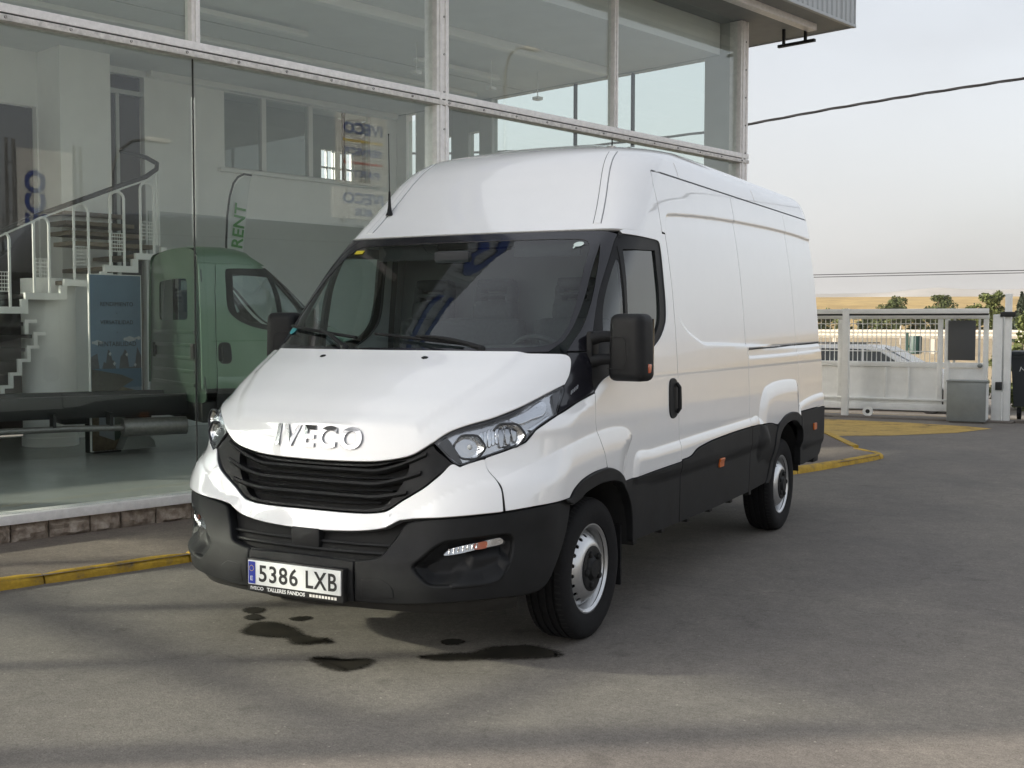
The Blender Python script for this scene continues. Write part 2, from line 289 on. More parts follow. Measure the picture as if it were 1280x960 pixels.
# far eroded hills
def hills():
    rnd = random.Random(3); xs = np.linspace(-1500, 1500, 121); vs = []; fs = []
    for j, (y, k) in enumerate(((900, 0), (960, .35), (1020, .72), (1075, .93), (1130, 1.0), (1300, .96))):
        for i, x in enumerate(xs):
            h = 29.5 + 1.6 * math.sin(x * .011 + 1) + 1.4 * math.sin(x * .031) + .8 * math.sin(x * .083 + 2) + rnd.uniform(-.4, .4)
            h = h if x > -350 else h - 6 * smooth01((-350 - x) / 500)
            vs.append((x + rnd.uniform(-4, 4), y + 18 * math.sin(x * .05) + 9 * math.sin(x * .13), 7 + k * h))
    n = len(xs); fs = [(j * n + i, j * n + i + 1, (j + 1) * n + i + 1, (j + 1) * n + i) for j in range(5) for i in range(n - 1)]
    me = bpy.data.meshes.new('hills'); me.from_pydata(vs, [], fs); tag(link('hills', me, 'hill', None, 50), kind='structure')
hills()
# building frame: local x = along the facade (s), local y = inwards (d)
FA = Vector((-3.59, .13, 0)); FE = Vector((.26, .9656, 0)).normalized(); FN = Vector((FE.y, -FE.x, 0)); FROT = math.atan2(FE.y, FE.x)
def FP(s, d, z=0): return FA + FE * s - FN * d + Vector((0, 0, z))
# pavement with painted kerb along the showroom, widening to an island beyond the corner
kerb_line = [(-6.5, -1.12), (-.57, -1.344), (.61, -1.42), (3.2, -1.62), (5.4, -1.82), (7.41, -1.97), (8.6, -2.0), (9.2, -1.99)]
wall_line = [(-6.5, .1), (-.57, .1), (.61, .1), (3.2, .1), (5.4, .1), (7.41, .1), (8.6, .1), (9.2, .1)]; tail = [((9.5, -1.85), (9.5, .1)), ((9.62, -1.62), (9.7, .1)), ((9.75, -1.4), (9.9, .1)), ((11.42, -.12), (11.45, .3))]
prs = list(zip(kerb_line, wall_line)) + tail; vs = []
for i, ((s_, d_), (s2_, d2_)) in enumerate(prs):
    f_ = 1 if s_ > 9.3 else 0
    for t in (0, .33, .66, 1): p = FP(s_ + (s2_ - s_) * t, d_ + (d2_ - d_) * t); vs.append((p.x, p.y, .052 - (.040 * t if not f_ else .012 * t)))
me = bpy.data.meshes.new('pavement'); me.from_pydata(vs, [], [(i * 4 + j, (i + 1) * 4 + j, (i + 1) * 4 + j + 1, i * 4 + j + 1) for i in range(len(prs) - 1) for j in range(3)])
pavement = tag(link('pavement', me, 'pavement'), kind='structure')
def kerb_path():
    pts = [FP(s, d) for s, d in kerb_line] + [FP(9.38, -1.95), FP(9.5, -1.85), FP(9.6, -1.68), FP(9.75, -1.45)]; return pts
def kerb_stones():
    P = kerb_path(); L = [0]
    for a, b in zip(P, P[1:]): L.append(L[-1] + (b - a).length)
    def at(t):
        t = min(max(t, 0), L[-1]); i = max(k for k in range(len(L) - 1) if L[k] <= t + 1e-9); return P[i].lerp(P[i + 1], (t - L[i]) / (L[i + 1] - L[i]))
    t = .35; rnd = random.Random(5)
    while t < L[-1] - .05:
        ln = min(rnd.uniform(.92, 1.0), L[-1] - t); m = 9; vs = []
        prof = [(-.010, -.02), (-.004, .032), (.008, .050), (.026, .061), (.052, .065), (.086, .060), (.09, -.02)]
        hz = rnd.uniform(-.006, .006); tw = rnd.uniform(-.008, .008)
        for i in range(m):
            a = at(t + .006 + (ln - .012) * i / (m - 1)); d = (at(t + ln) - at(t)).normalized(); nn = Vector((-d.y, d.x, 0))
            e_ = .008 if i in (0, m - 1) else 0
            for (o, z) in prof:
                w = rnd.uniform(-.0045, .0045); p = a + nn * (o + w + tw + (e_ if o < .05 else -e_)); vs.append((p.x, p.y, z + hz - e_ + rnd.uniform(-.003, .003)))
        k = len(prof); fs = [(i * k + j, i * k + j + 1, (i + 1) * k + j + 1, (i + 1) * k + j) for i in range(m - 1) for j in range(k - 1)] + [tuple(range(k - 1, -1, -1)), tuple((m - 1) * k + j for j in range(k))]
        MB().add(vs, fs).build('kerb_stone', 'yellow_paint', pavement, 50); t += ln
kerb_stones()
def flat_poly(name, pts, z, material, parent=None):
    me = bpy.data.meshes.new(name); me.from_pydata([(p[0], p[1], z) for p in pts], [], [tuple(range(len(pts)))]); return link(name, me, material, parent)
flat_poly('painted_marking', [(-4.5, 10.5), (-.60, 11.0), (.30, 11.6), (1.05, 12.5), (1.42, 13.5), (1.0, 13.75), (.1, 14.0), (-1.2, 14.1), (-4.5, 14.2)], .004, 'yellow_marking', bpy.data.objects['yard_asphalt'])
p0, p1 = FP(9.95, -1.30), FP(11.42, -.12); dd = (p1 - p0).normalized(); nn = Vector((-dd.y, dd.x, 0)) * .05
MB().box((-.05, 0, .0), (.05, (p1 - p0).length, .062), mx=Matrix.Translation(p0) @ Matrix.Rotation(math.atan2(dd.y, dd.x) - math.pi / 2, 4, 'Z')).build('kerb_edge', 'yellow_paint', pavement)
# oil stains and dusty patches on the asphalt
def blob(name, pts, z, material, seed, rough=.1):
    rnd = random.Random(seed); allp = []
    n = len(pts)
    for i in range(n):
        a, b, c, d = [Vector((*pts[(i + k) % n], 0)) for k in (-1, 0, 1, 2)]
        for j in range(8):
            t = j / 8; q = .5 * ((2 * b) + (-a + c) * t + (2 * a - 5 * b + 4 * c - d) * t * t + (-a + 3 * b - 3 * c + d) * t ** 3); allp.append((q.x + rnd.uniform(-.007, .007), q.y + rnd.uniform(-.007, .007)))
    n2 = len(allp); cx = sum(p[0] for p in allp) / n2; cy = sum(p[1] for p in allp) / n2; P = np.array(allp); d = np.roll(P, -1, 0) - np.roll(P, 1, 0); d /= np.linalg.norm(d, axis=1)[:, None] + 1e-9
    sg = 1 if (P[:, 0] * np.roll(P[:, 1], -1) - np.roll(P[:, 0], -1) * P[:, 1]).sum() > 0 else -1; nn = np.stack([d[:, 1], -d[:, 0]], -1) * sg; wd_ = min(.035, .18 * math.sqrt(abs((P[:, 0] * np.roll(P[:, 1], -1) - np.roll(P[:, 0], -1) * P[:, 1]).sum()) / 2)); outp = P + nn * wd_ * 1.3; inp = P - nn * wd_ * .35
    me = bpy.data.meshes.new(name); vs = [(p[0], p[1], z) for p in outp] + [(p[0], p[1], z) for p in inp]; me.from_pydata(vs, [], [(i, (i + 1) % n2, n2 + (i + 1) % n2, n2 + i) for i in range(n2)] + [tuple(range(n2, 2 * n2))]); me.update()
    ca = me.color_attributes.new('soak', 'FLOAT_COLOR', 'POINT')
    for i in range(2 * n2): v_ = 0.0 if i < n2 else 1.0; ca.data[i].color = (v_, v_, v_, 1)
    return link(name, me, material, bpy.data.objects['yard_asphalt'])
def img_blob(name, px, z, material, seed):
    """outline given as points on the ground, metres"""
    return blob(name, px, z, material, seed)
STAINS = [[(-0.598, -0.793), (-0.652, -0.646), (-0.563, -0.597), (-0.441, -0.638), (-0.348, -0.691), (-0.267, -0.731), (-0.161, -0.723), (-0.118, -0.748), (-0.185, -0.816), (-0.251, -0.836), (-0.342, -0.772), (-0.421, -0.798), (-0.509, -0.813)], [(-0.003, -1.006), (0.047, -0.965), (0.134, -0.961), (0.207, -0.907), (0.258, -0.936), (0.255, -1.035), (0.207, -1.089), (0.1, -1.064)], [(0.42, -0.747), (0.503, -0.657), (0.594, -0.592), (0.62, -0.487), (0.7, -0.397), (0.783, -0.351), (0.903, -0.379), (0.952, -0.412), (0.911, -0.479), (0.788, -0.561), (0.665, -0.642), (0.511, -0.741)], [(-0.894, -0.455), (-0.892, -0.393), (-0.823, -0.396), (-0.792, -0.458), (-0.825, -0.496)], [(-0.783, -0.569), (-0.78, -0.51), (-0.713, -0.531), (-0.699, -0.58), (-0.735, -0.599)], [(-0.56, -0.485), (-0.541, -0.437), (-0.494, -0.411), (-0.478, -0.477), (-0.525, -0.503)], [(0.366, -0.484), (0.384, -0.425), (0.443, -0.426), (0.452, -0.485), (0.405, -0.511)]]
for i, pts in enumerate(STAINS): img_blob('oil_stain', pts, .004, 'oil', i)
# ------------------------------------------------------------------ showroom
B = empty('showroom_building', FA, FROT); tag(B, 'glass fronted showroom building with white metal frames and flat overhanging roof', 'building')
MUL = [-6.27, -3.66, -1.05, 1.555, 4.16, 6.77, 9.38]
core = bx('stone_base', (-6.35, .03, -.05), (9.43, .22, .142), 'mortar', B)
def stones():
    rnd = random.Random(11); s = -6.33
    edges = [-.02, .075, .35, .66, .90, 1.19, 1.50]
    seq = []
    while s < -.1: w = rnd.uniform(.22, .36); seq.append((s, min(s + w, -.03))); s += w
    seq += list(zip(edges, edges[1:])); s = 1.50
    while s < 9.4: w = rnd.uniform(.22, .36); seq.append((s, min(s + w, 9.43))); s += w
    for a, b in seq:
        if b - a < .05: continue
        nx, nz = 7, 4; vs = []; z0, z1 = .004, .136
        for j in range(nz + 1):
            for i in range(nx + 1):
                ed = i in (0, nx) or j in (0, nz); x = a + .006 + (b - a - .012) * i / nx; z = z0 + (z1 - z0) * j / nz
                vs.append((x + (0 if ed else rnd.uniform(-.008, .008)), .012 + rnd.uniform(-.004, .006) if ed else -.012 + rnd.uniform(-.022, .02), z + rnd.uniform(-.005, .005) * (1 if not ed else .6)))
        n = nx + 1; fs = [(j * n + i, j * n + i + 1, (j + 1) * n + i + 1, (j + 1) * n + i) for j in range(nz) for i in range(nx)]
        o = len(vs); vs += [(a + .006, .05, z0), (b - .006, .05, z0), (b - .006, .05, z1), (a + .006, .05, z1)]
        bot = list(range(0, n)); top = [nz * n + i for i in range(n)]; lf = [j * n for j in range(nz + 1)]; rt = [j * n + nx for j in range(nz + 1)]
        fs += [tuple([o, o + 1] + bot[::-1]), tuple([o + 2, o + 3] + top), tuple([o + 3, o] + lf), tuple([o + 1, o + 2] + rt[::-1])]
        MB().add(vs, fs).build('stone', 'stone', core, 25)
stones()
bx('window_sill', (-6.38, -.045, .146), (9.47, .16, .212), 'alu', B, .004)
for a, b in zip(MUL, MUL[1:]):
    bx('lower_pane', (a + .012, .016, .214), (b - .012, .026, 3.583), 'glass_facade', B)
    bx('upper_pane', (a + .04, .016, 3.702), (b - .04, .026, 5.34), 'glass_facade', B)
for s, w in ((-3.66, .012), (-1.05, .012), (1.555, .012), (6.77, .012)):
    bx('pane_joint', (s - w * .32, .014, .214), (s + w * .32, .028, 3.583), 'joint', B)
for s, w in ((-3.66, .07), (-1.05, .07), (1.555, .075), (6.77, .065)):
    m_ = MB().box((s - w / 2, -.035, 3.703), (s + w / 2, .06, 5.345), .004).box((s - .010, -.05, 3.704), (s + .010, -.036, 5.34)); m_.build('mullion', 'alu', B)
for s0, s1, nm in ((-6.36, -6.2, 0), (4.08, 4.235, 1), (9.27, 9.44, 2)):
    m_ = MB().box((s0, -.04, .213), (s1, .13, 3.58), .004).box((s0, -.04, 3.703), (s1, .13, 5.345), .004)
    m_.box((s0 + .03, -.055, .22), (s0 + .055, -.041, 5.34)).box((s1 - .055, -.055, .22), (s1 - .03, -.041, 5.34)); c_ = m_.build('corner_post' if nm != 1 else 'mullion', 'alu', B)
    mb = MB()
    for k in range(14): mb.lathe([(-.0625, .008), (-.0555, .009)], 8, 'y', ((s0 + s1) / 2, 0, .6 + k * .345))
    tag(mb.build('screws', 'joint', c_), kind='stuff')
tr = MB().box((-6.38, -.060, 3.584), (9.45, .07, 3.628), .004).build('transom', 'alu_dirty', B)
bx('transom_rail', (-6.38, -.052, 3.642), (9.45, .07, 3.701), 'alu', B, .004); bx('transom_groove', (-6.37, -.035, 3.626), (9.44, .06, 3.644), 'joint', B)
mb = MB()
for k in range(34): mb.lathe([(-.066, .009), (-.060, .010)], 8, 'y', (-5.9 + k * .46, 0, 3.607))
tag(mb.build('screws', 'joint', tr), kind='stuff')
# roof slab, soffit, corrugated fascia
bx('soffit', (-7.1, -.875, 5.352), (10.53, 7.2, 5.40), 'soffit', B)
def corrugated(name, s0, s1, d, z0, z1):
    vs = []; s = s0; pts = []
    while s < s1 - .01: pts += [(s, 0), (s + .06, 0), (s + .075, .018), (s + .1, .018), (s + .115, 0)]; s += .12
    for (a, o) in pts: vs += [(a, d - .018 + o, z0), (a, d - .018 + o, z1)]
    me = MB().add(vs, [(2 * i, 2 * i + 2, 2 * i + 3, 2 * i + 1) for i in range(len(pts) - 1)]); return me.build(name, 'fascia', B, 20)
for a in np.arange(-7.08, 10.4, 1.08): corrugated('cladding_panel', a, min(a + 1.08, 10.54), -.90, 5.372, 6.35)
bx('fascia_trim', (-7.12, -.925, 5.335), (10.56, -.876, 5.372), 'fascia', B, .004); bx('roof_deck', (-7.1, -.87, 6.30), (10.53, 7.2, 6.345), 'soffit', B)
bx('end_cladding', (10.532, -.9, 5.34), (10.56, 7.2, 6.35), 'fascia', B)
bx('canopy_beam', (4.2, -.62, 5.27), (10.1, -.50, 5.352), 'alu', B, .004)
mb = MB().box((10.03, -.62, 5.125), (10.08, -.10, 5.16)).box((10.04, -.50, 5.16), (10.075, -.47, 5.352)).box((10.04, -.19, 5.16), (10.075, -.16, 5.352))
mb.build('light_bracket', 'plastic', B)
# interior shell
bx('showroom_floor', (-6.2, .17, .03), (9.28, 6.5, .118), 'floor_in', B)
bx('ceiling', (-6.2, .30, 4.965), (9.28, 7.5, 5.0), 'ceiling', B)
bx('ceiling_upstand', (-6.2, .27, 4.96), (9.26, .30, 5.352), 'ceiling', B)
bx('ceiling_beam', (-6.1, 1.74, 4.86), (8.85, 1.86, 4.963), 'rail_white', B, .01)
bx('ceiling_beam', (-6.1, 4.2, 4.90), (8.85, 4.27, 4.963), 'rail_white', B, .01)
for s in (-3, .2, 3.4, 6.6): bx('ceiling_lamp', (s, 3.0, 4.86), (s + 1.5, 3.1, 4.92), 'rail_white', B, .01)
for s in (6.2, 7.5, 8.4): MB().tube([(s, 2.6, 4.96), (s, 2.6, 4.62)], .006).box((s - .05, 2.55, 4.58), (s + .05, 2.65, 4.62)).build('hanging_fitting', 'rail_white', B)
bx('ceiling_seam', (-6.1, 3.6, 4.958), (9.2, 3.615, 4.966), 'wall_grey', B); bx('ceiling_seam', (-6.1, 5.4, 4.958), (9.2, 5.415, 4.966), 'wall_grey', B)
# back wall with its interior windows and doorways
def wall_with_holes(name, s0, s1, z0, z1, holes, d0, d1, material):
    ss = sorted({s0, s1, *[h[0] for h in holes], *[h[1] for h in holes]}); zs = sorted({z0, z1, *[h[2] for h in holes], *[h[3] for h in holes]}); mb = MB()
    for a, b in zip(ss, ss[1:]):
        for c, d in zip(zs, zs[1:]):
            cx, cz = (a + b) / 2, (c + d) / 2
            if any(h[0] < cx < h[1] and h[2] < cz < h[3] for h in holes): continue
            mb.box((a, d0, c), (b, d1, d))
    return mb.build(name, material, B)
WH = [(6.02, 8.72, 3.81, 4.87), (3.99, 4.77, .12, 4.88), (2.2, 3.28, .12, 4.28), (-5.8, .8, 2.75, 4.75)]
wall_with_holes('back_wall', -6.2, 9.28, .118, 4.964, WH, 6.50, 6.62, 'wall_white')
for a, b in ((-5.79, -3.65), (-3.55, -1.45), (-1.35, .79)): bx('fill_light_pane', (a, 6.55, 2.752), (b, 6.558, 4.748), 'glass_far', B)  # unseen glazing added to let more daylight into the showroom
for s_ in (-3.6, -1.4): bx('fill_light_mullion', (s_ - .048, 6.51, 2.752), (s_ + .048, 6.61, 4.748), 'alu', B)
bx('lower_wall_band', (4.80, 6.475, .118), (9.26, 6.498, 3.09), 'wall_grey', B)  # grey band over the lower part of the back wall
iw = bx('interior_window', (6.02, 6.50, 3.77), (8.72, 6.60, 3.81), 'rail_white', B)
bx('window_ledge', (5.9, 6.40, 3.73), (8.85, 6.499, 3.78), 'rail_white', B, .006); bx('cornice', (4.8, 6.36, 4.88), (9.2, 6.499, 4.962), 'rail_white', B, .008)
for a, b in ((6.03, 6.66), (6.74, 7.51), (7.59, 8.205), (8.225, 8.71)): bx('pane', (a, 6.54, 3.812), (b, 6.548, 4.868), 'glass_facade', iw)
for a, b in ((6.66, 6.74), (7.51, 7.59)): bx('frame', (a, 6.505, 3.812), (b, 6.60, 4.868), 'rail_white', iw)
bx('frame', (8.205, 6.52, 3.812), (8.225, 6.58, 4.868), 'joint', iw)
# room behind the interior windows, with its own daylit window
wall_with_holes('rear_room_wall', 4.9, 9.28, 2.4, 4.964, [(8.42, 9.10, 3.70, 4.42)], 7.40, 7.5, 'wall_grey')
bx('rear_room_floor', (4.9, 6.63, 2.35), (9.28, 7.39, 2.4), 'wall_grey', B); bx('rear_room_wall', (9.282, 6.63, 2.4), (9.40, 7.5, 4.96), 'wall_grey', B); bx('rear_room_wall', (4.8, 6.63, 2.4), (4.899, 7.5, 4.96), 'wall_grey', B)
mb = MB()
for k in range(6): mb.box((8.42 + k * .13, 7.42, 3.7), (8.445 + k * .13, 7.46, 4.42))
mb.box((8.42, 7.42, 4.12), (9.1, 7.46, 4.15)); mb.box((8.73, 7.41, 3.7), (8.80, 7.47, 4.42)); mb.build('window_bars', 'rail_white', B)
# dark doorways
dl = bx('doorway', (3.985, 6.63, .118), (4.775, 6.66, 4.885), 'door_dark', B)
bx('door_leaf', (4.03, 6.56, .13), (4.37, 6.60, 4.60), 'door_dark', dl); bx('door_leaf', (4.43, 6.56, .13), (4.73, 6.60, 4.60), 'door_dark', dl)
bx('door_frame', (4.375, 6.54, .13), (4.425, 6.61, 4.66), 'wall_grey', dl); bx('door_frame', (3.992, 6.53, 4.62), (4.768, 6.61, 4.68), 'wall_grey', dl)
bx('doorway', (.8, 7.0, .118), (3.9, 7.05, 4.6), 'door_dark', B); bx('doorway_side', (2.1, 6.63, .118), (2.16, 7.0, 4.6), 'door_dark', B); bx('doorway_head', (.8, 6.63, 4.6), (3.9, 7.05, 4.65), 'door_dark', B)
pil = bx('pilaster', (3.30, 5.9, .118), (3.965, 6.498, 4.962), 'wall_white', B)
# end wall at the corner: glass with thin dark mullions
bx('end_pier', (9.285, .135, .213), (9.42, .51, 5.35), 'wall_grey', B)
bx('end_lintel', (9.29, .512, 4.955), (9.42, 6.60, 5.35), 'wall_grey', B)
for a, b, z1 in ((.515, 1.70, 4.95), (1.725, 2.72, 4.95), (2.745, 4.33, 4.95)): bx('end_pane', (9.345, a, .215), (9.353, b, z1), 'glass_far', B)
for d in (1.7125, 2.7325): bx('end_mullion', (9.32, d - .0115, .215), (9.38, d + .0115, 4.952), 'joint', B)
bx('end_pier', (9.29, 4.335, .215), (9.42, 4.60, 4.953), 'wall_grey', B); bx('end_pane', (9.345, 4.605, .215), (9.353, 4.84, 4.5), 'glass_far', B); bx('end_pier', (9.29, 4.845, .215), (9.42, 5.22, 4.953), 'wall_grey', B)
bx('end_pane', (9.345, 5.225, .215), (9.353, 5.43, 4.5), 'glass_far', B); bx('end_pier', (9.29, 5.435, .215), (9.42, 6.05, 4.953), 'wall_white', B); bx('end_pane', (9.345, 6.055, .215), (9.353, 6.27, 4.85), 'glass_far', B); bx('end_pier', (9.29, 6.275, .215), (9.42, 6.6, 4.953), 'wall_white', B)
bx('end_pier', (9.29, 4.605, 4.502), (9.42, 4.84, 4.953), 'wall_grey', B); bx('end_pier', (9.29, 5.225, 4.502), (9.42, 5.43, 4.953), 'wall_grey', B)
# near end of the showroom (out of frame): glazed, the low sun shines through it
bx('near_end_rail', (-6.33, .15, 2.60), (-6.21, 6.5, 2.70), 'alu', B); bx('near_end_wall', (-6.33, .15, 3.36), (-6.21, 6.5, 4.964), 'wall_white', B); bx('door_head', (-6.2, -.02, 2.52), (-3.67, .014, 2.62), 'alu', B); bx('near_end_sill', (-6.35, .15, .12), (-6.2, 6.5, .212), 'alu', B); bx('near_end_lintel', (-6.33, .15, 4.965), (-6.21, 6.6, 5.352), 'wall_grey', B)
for d in (1.55, 2.95, 4.35, 5.6): bx('near_end_mullion', (-6.32, d - .05, .214), (-6.22, d + .05, 3.358), 'alu', B)
for a, b in ((.15, 1.5), (1.6, 2.9), (3.0, 4.3), (4.4, 5.55), (5.65, 6.5)):
    bx('near_end_pane', (-6.275, a, .214), (-6.267, b, 2.598), 'glass_far', B); bx('near_end_pane', (-6.275, a, 2.702), (-6.267, b, 3.358), 'glass_far', B)
# ------------------------------------------------------------------ showroom contents (positions in building coordinates)
def local(s, d, z=0): return FP(s, d, z)
# staircase
ST = empty('staircase', local(2.0, 4.9, .118), FROT); tag(ST, 'staircase with stepped white stringer, white hooped balusters and dark handrail inside the showroom', 'staircase')
O_ = lambda s, d, z: (s - 2.0, d - 4.9, z - .118)
steps = [(1.45, 1.58), (1.88, 1.73), (2.33, 1.89), (2.78, 2.05), (3.27, 2.23), (3.67, 2.39), (4.05, 2.55)]
for k, (s, z) in enumerate(steps[:-1]):
    s1 = steps[k + 1][0]; zt = steps[k + 1][1]
    MB().box(O_(s, 4.78, z - .075), O_(s1 + .03, 4.83, z)).box(O_(s1 - .045, 4.78, z), O_(s1 + .03, 4.83, zt - .075)).build('stringer', 'rail_white', ST)
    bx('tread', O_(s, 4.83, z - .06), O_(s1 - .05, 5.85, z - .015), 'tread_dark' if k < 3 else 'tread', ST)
    pth = []; s0_ = (s + s1) / 2 - .02; zb = z; zt_ = {1.45: 2.25, 1.88: 2.55, 2.33: 2.74, 2.78: 2.92, 3.27: 3.10, 3.67: 3.24}[s]; w = .088
    pth = [(s0_ - w, zb), (s0_ - w, zt_ - .08)] + [(s0_ - w * math.cos(math.pi * i / 8), zt_ - .08 + .08 * math.sin(math.pi * i / 8)) for i in range(1, 8)] + [(s0_ + w, zt_ - .08), (s0_ + w, zb)]
    mb = MB().tube([O_(a, 4.81, b) for a, b in pth], .017, 8)
    for i in range(6): mb.tube([O_(s0_ - w, 4.81, zb + .17 + i * .042), O_(s0_ + w, 4.81, zb + .17 + i * .042)], .0055, 5)
    for i in range(1, 6): mb.tube([O_(s0_ - w + 2 * w * i / 6, 4.81, zb + .17), O_(s0_ - w + 2 * w * i / 6, 4.81, zb + .17 + 5 * .042)], .003, 4)
    mb.build('baluster', 'rail_white', ST)
for k, s_ in enumerate((3.98, 4.06, 4.10)): MB().tube([O_(s_, 4.84 + .08 * k, 2.5), O_(s_, 4.84 + .08 * k, 3.36 + .05 * k)], .014).build('baluster', 'rail_white', ST)
hr = [(1.4, 2.2), (2.07, 2.54), (2.53, 2.77), (3.13, 3.02), (3.53, 3.19), (3.83, 3.31), (4.0, 3.42), (4.09, 3.51), (4.06, 3.6), (3.96, 3.66), (3.87, 3.7)]; dd_ = [4.81] * 6 + [4.86, 5.0, 5.2, 5.4, 5.5]
MB().tube([O_(a, d, b) for (a, b), d in zip(hr, dd_)], .028, 10).build('handrail', 'rail_dark', ST); MB().tube([O_(a, d, b - .042) for (a, b), d in zip(hr[:8], dd_)], .012, 6).build('handrail_tube', 'rail_white', ST)
for k in range(4): bx('upper_tread', O_(3.0 + .08 * k, 5.0 + .25 * k, 2.46 + .14 * k), O_(4.05, 5.5 + .25 * k, 2.51 + .14 * k), 'tread', ST)
for k, (s1, z) in enumerate([(2.40, 1.54), (2.50, 1.40), (2.42, 1.25), (2.32, 1.10), (2.22, .95), (2.12, .81), (2.02, .66), (1.92, .51), (1.82, .36)]):
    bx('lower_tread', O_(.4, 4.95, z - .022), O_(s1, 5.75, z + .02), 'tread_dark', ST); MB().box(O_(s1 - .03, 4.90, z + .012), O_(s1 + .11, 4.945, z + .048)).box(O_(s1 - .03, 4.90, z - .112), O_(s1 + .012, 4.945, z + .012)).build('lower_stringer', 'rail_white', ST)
mb = MB()
for k in range(8): mb.tube([O_(1.3 + .13 * k, 5.8, .4), O_(1.3 + .13 * k, 5.8, 1.55)], .014, 6)
mb.build('rear_bars', 'rail_white', ST)
MB().tube([O_(1.5, 5.3, 1.75), O_(2.42, 5.3, 2.42)], .022).build('rear_handrail', 'rail_dark', ST)
# white column under the stairs
cO = empty('white_column', local(2.83, 5.3, .118), FROT); tag(cO, 'thick white pillar standing under the showroom staircase', 'pillar')
MB().lathe([(0, .30), (1.95, .30)], 28, 'z').build('shaft', 'wall_white', cO); MB().lathe([(0, .315), (.1, .315), (.11, .30)], 28, 'z').build('plinth', 'wall_white', cO)
# poster board: lake and mountain picture with three printed words
PO = empty('poster_board', local(2.99, 4.0, .118), FROT); tag(PO, 'tall poster of mountains and a lake behind the green truck cab', 'poster')
bx('board', (-.31, 0, .02), (.31, .03, 1.97), 'rail_white', PO)
def pprint(name, pts, k, m): return flat2(name, pts, -.001 - .0015 * k, m)
def flat2(name, pts, y, m):
    me = bpy.data.meshes.new(name); me.from_pydata([(a, y, b) for a, b in pts], [], [tuple(range(len(pts)))]); return link(name, me, m, PO)
rnd = random.Random(4)
ridge = [(-.3 + .6 * i / 24, 1.02 + .10 * math.sin(i * .9) + .05 * math.sin(i * 2.3 + 1) + rnd.uniform(-.02, .03)) for i in range(25)]
pprint('print_sky', [(-.3, .03), (.3, .03), (.3, 1.96), (-.3, 1.96)], 0, 'poster_sky')
pprint('print_mountain', [(-.3, .9), (.3, .9)] + ridge[::-1], 1, 'poster_mountain')
for c_, r_ in ((-.22, .045), (.16, .05), (.27, .03)): pprint('print_cloud', [(c_ + r_ * 1.5 * math.cos(a_), 1.24 + .10 * c_ + r_ * .55 * math.sin(a_) + .006 * math.sin(5 * a_)) for a_ in np.linspace(0, 2 * math.pi, 17)[:-1]], 2, 'poster_snow')
for i in (4, 9, 11, 17, 21): pprint('print_snow', [(ridge[i][0] - .02, ridge[i][1] - .03), (ridge[i][0], ridge[i][1] - .055), (ridge[i][0] + .012, ridge[i][1] - .03), (ridge[i][0] + .022, ridge[i][1] - .035), (ridge[i][0], ridge[i][1] - .006)], 2, 'poster_snow')
pprint('print_lake', [(-.3, .72), (.3, .72), (.3, .93), (-.3, .93)], 3, 'poster_lake')
pprint('print_land', [(-.3, .03), (.3, .03), (.3, .66), (.05, .73), (-.3, .75)], 4, 'poster_land'); pprint('print_scrub', [(-.3, .52), (-.1, .58), (.02, .70), (.2, .80), (.05, .86), (-.3, .93)], 5, 'poster_scrub')
pprint('print_truck', [(-.22, .2), (-.04, .13), (-.04, .42), (-.22, .50)], 6, 'poster_truck'); pprint('print_truck', [(-.22, .50), (-.04, .42), (.07, .46), (-.1, .54)], 6, 'rail_white'); pprint('print_truck', [(-.04, .13), (.09, .18), (.09, .40), (-.04, .42)], 6, 'paint_green_dark')
for w, z, sz in (('RENDIMIENTO', 1.64, .066), ('•', 1.54, .05), ('VERSATILIDAD', 1.44, .066), ('•', 1.33, .05), ('RENTABILIDAD', 1.20, .074)): text('print_words', w, sz, frame((.01, -.006, z), (1, 0, 0), (0, 0, 1)), 'ink', PO, extrude=.0005, xs=.9)
# low black display on the floor with lettering
FD = empty('floor_display', local(2.98, 4.0, .118), FROT); tag(FD, 'low black floor display lettered in white under the truck chassis', 'display')
bx('plinth', (-.27, 0, 0), (.05, .2, .34), 'chassis', FD); text('lettering', 'FANDOS', .062, frame((-.15, -.003, .27), (1, 0, 0), (0, 0, 1)), 'white_print', FD, extrude=.001, bold=.002)
MB().prism([(-.02, .04), (.05, .2), (.22, .24), (.36, .12), (.38, .04)], .22, frame((0, .05, 0), (1, 0, 0), (0, 0, 1))).build('model', 'gate_box', FD)
# feather flag
FL = empty('feather_flag', local(5.21, 5.2, .118), FROT); tag(FL, 'white feather flag with green lettering on a curved black pole behind the green truck', 'flag')
MB().lathe([(0, .2), (.03, .2), (.05, .05)], 20, 'z', (-.02, 0, 0)).build('base', 'chassis', FL)
fp_ = [(-.02, .03), (-.02, 2.5), (0, 2.85), (.04, 3.1), (.10, 3.28), (.17, 3.37), (.26, 3.415), (.38, 3.41)]
MB().tube([(a, 0, b) for a, b in fp_], .014, 8).build('pole', 'chassis', FL)
L_ = [(-.01, 1.0), (0, 2.5), (.02, 2.85), (.06, 3.08), (.12, 3.25), (.19, 3.34), (.27, 3.39), (.38, 3.39)]; Rr = [(.20, 1.0), (.24, 2.5), (.27, 2.7), (.30, 2.9), (.32, 3.05), (.345, 3.2), (.36, 3.3), (.385, 3.38)]
vs = []; 
for (a, b), (c, d) in zip(L_, Rr):
    for i in range(5): vs.append((a + (c - a) * i / 4, .012 * math.sin(b * 5 + i), b + (d - b) * i / 4))
me = bpy.data.meshes.new('cloth'); me.from_pydata(vs, [], [(j * 5 + i, j * 5 + i + 1, (j + 1) * 5 + i + 1, (j + 1) * 5 + i) for j in range(7) for i in range(4)]); link('cloth', me, 'flag_white', FL, 60)
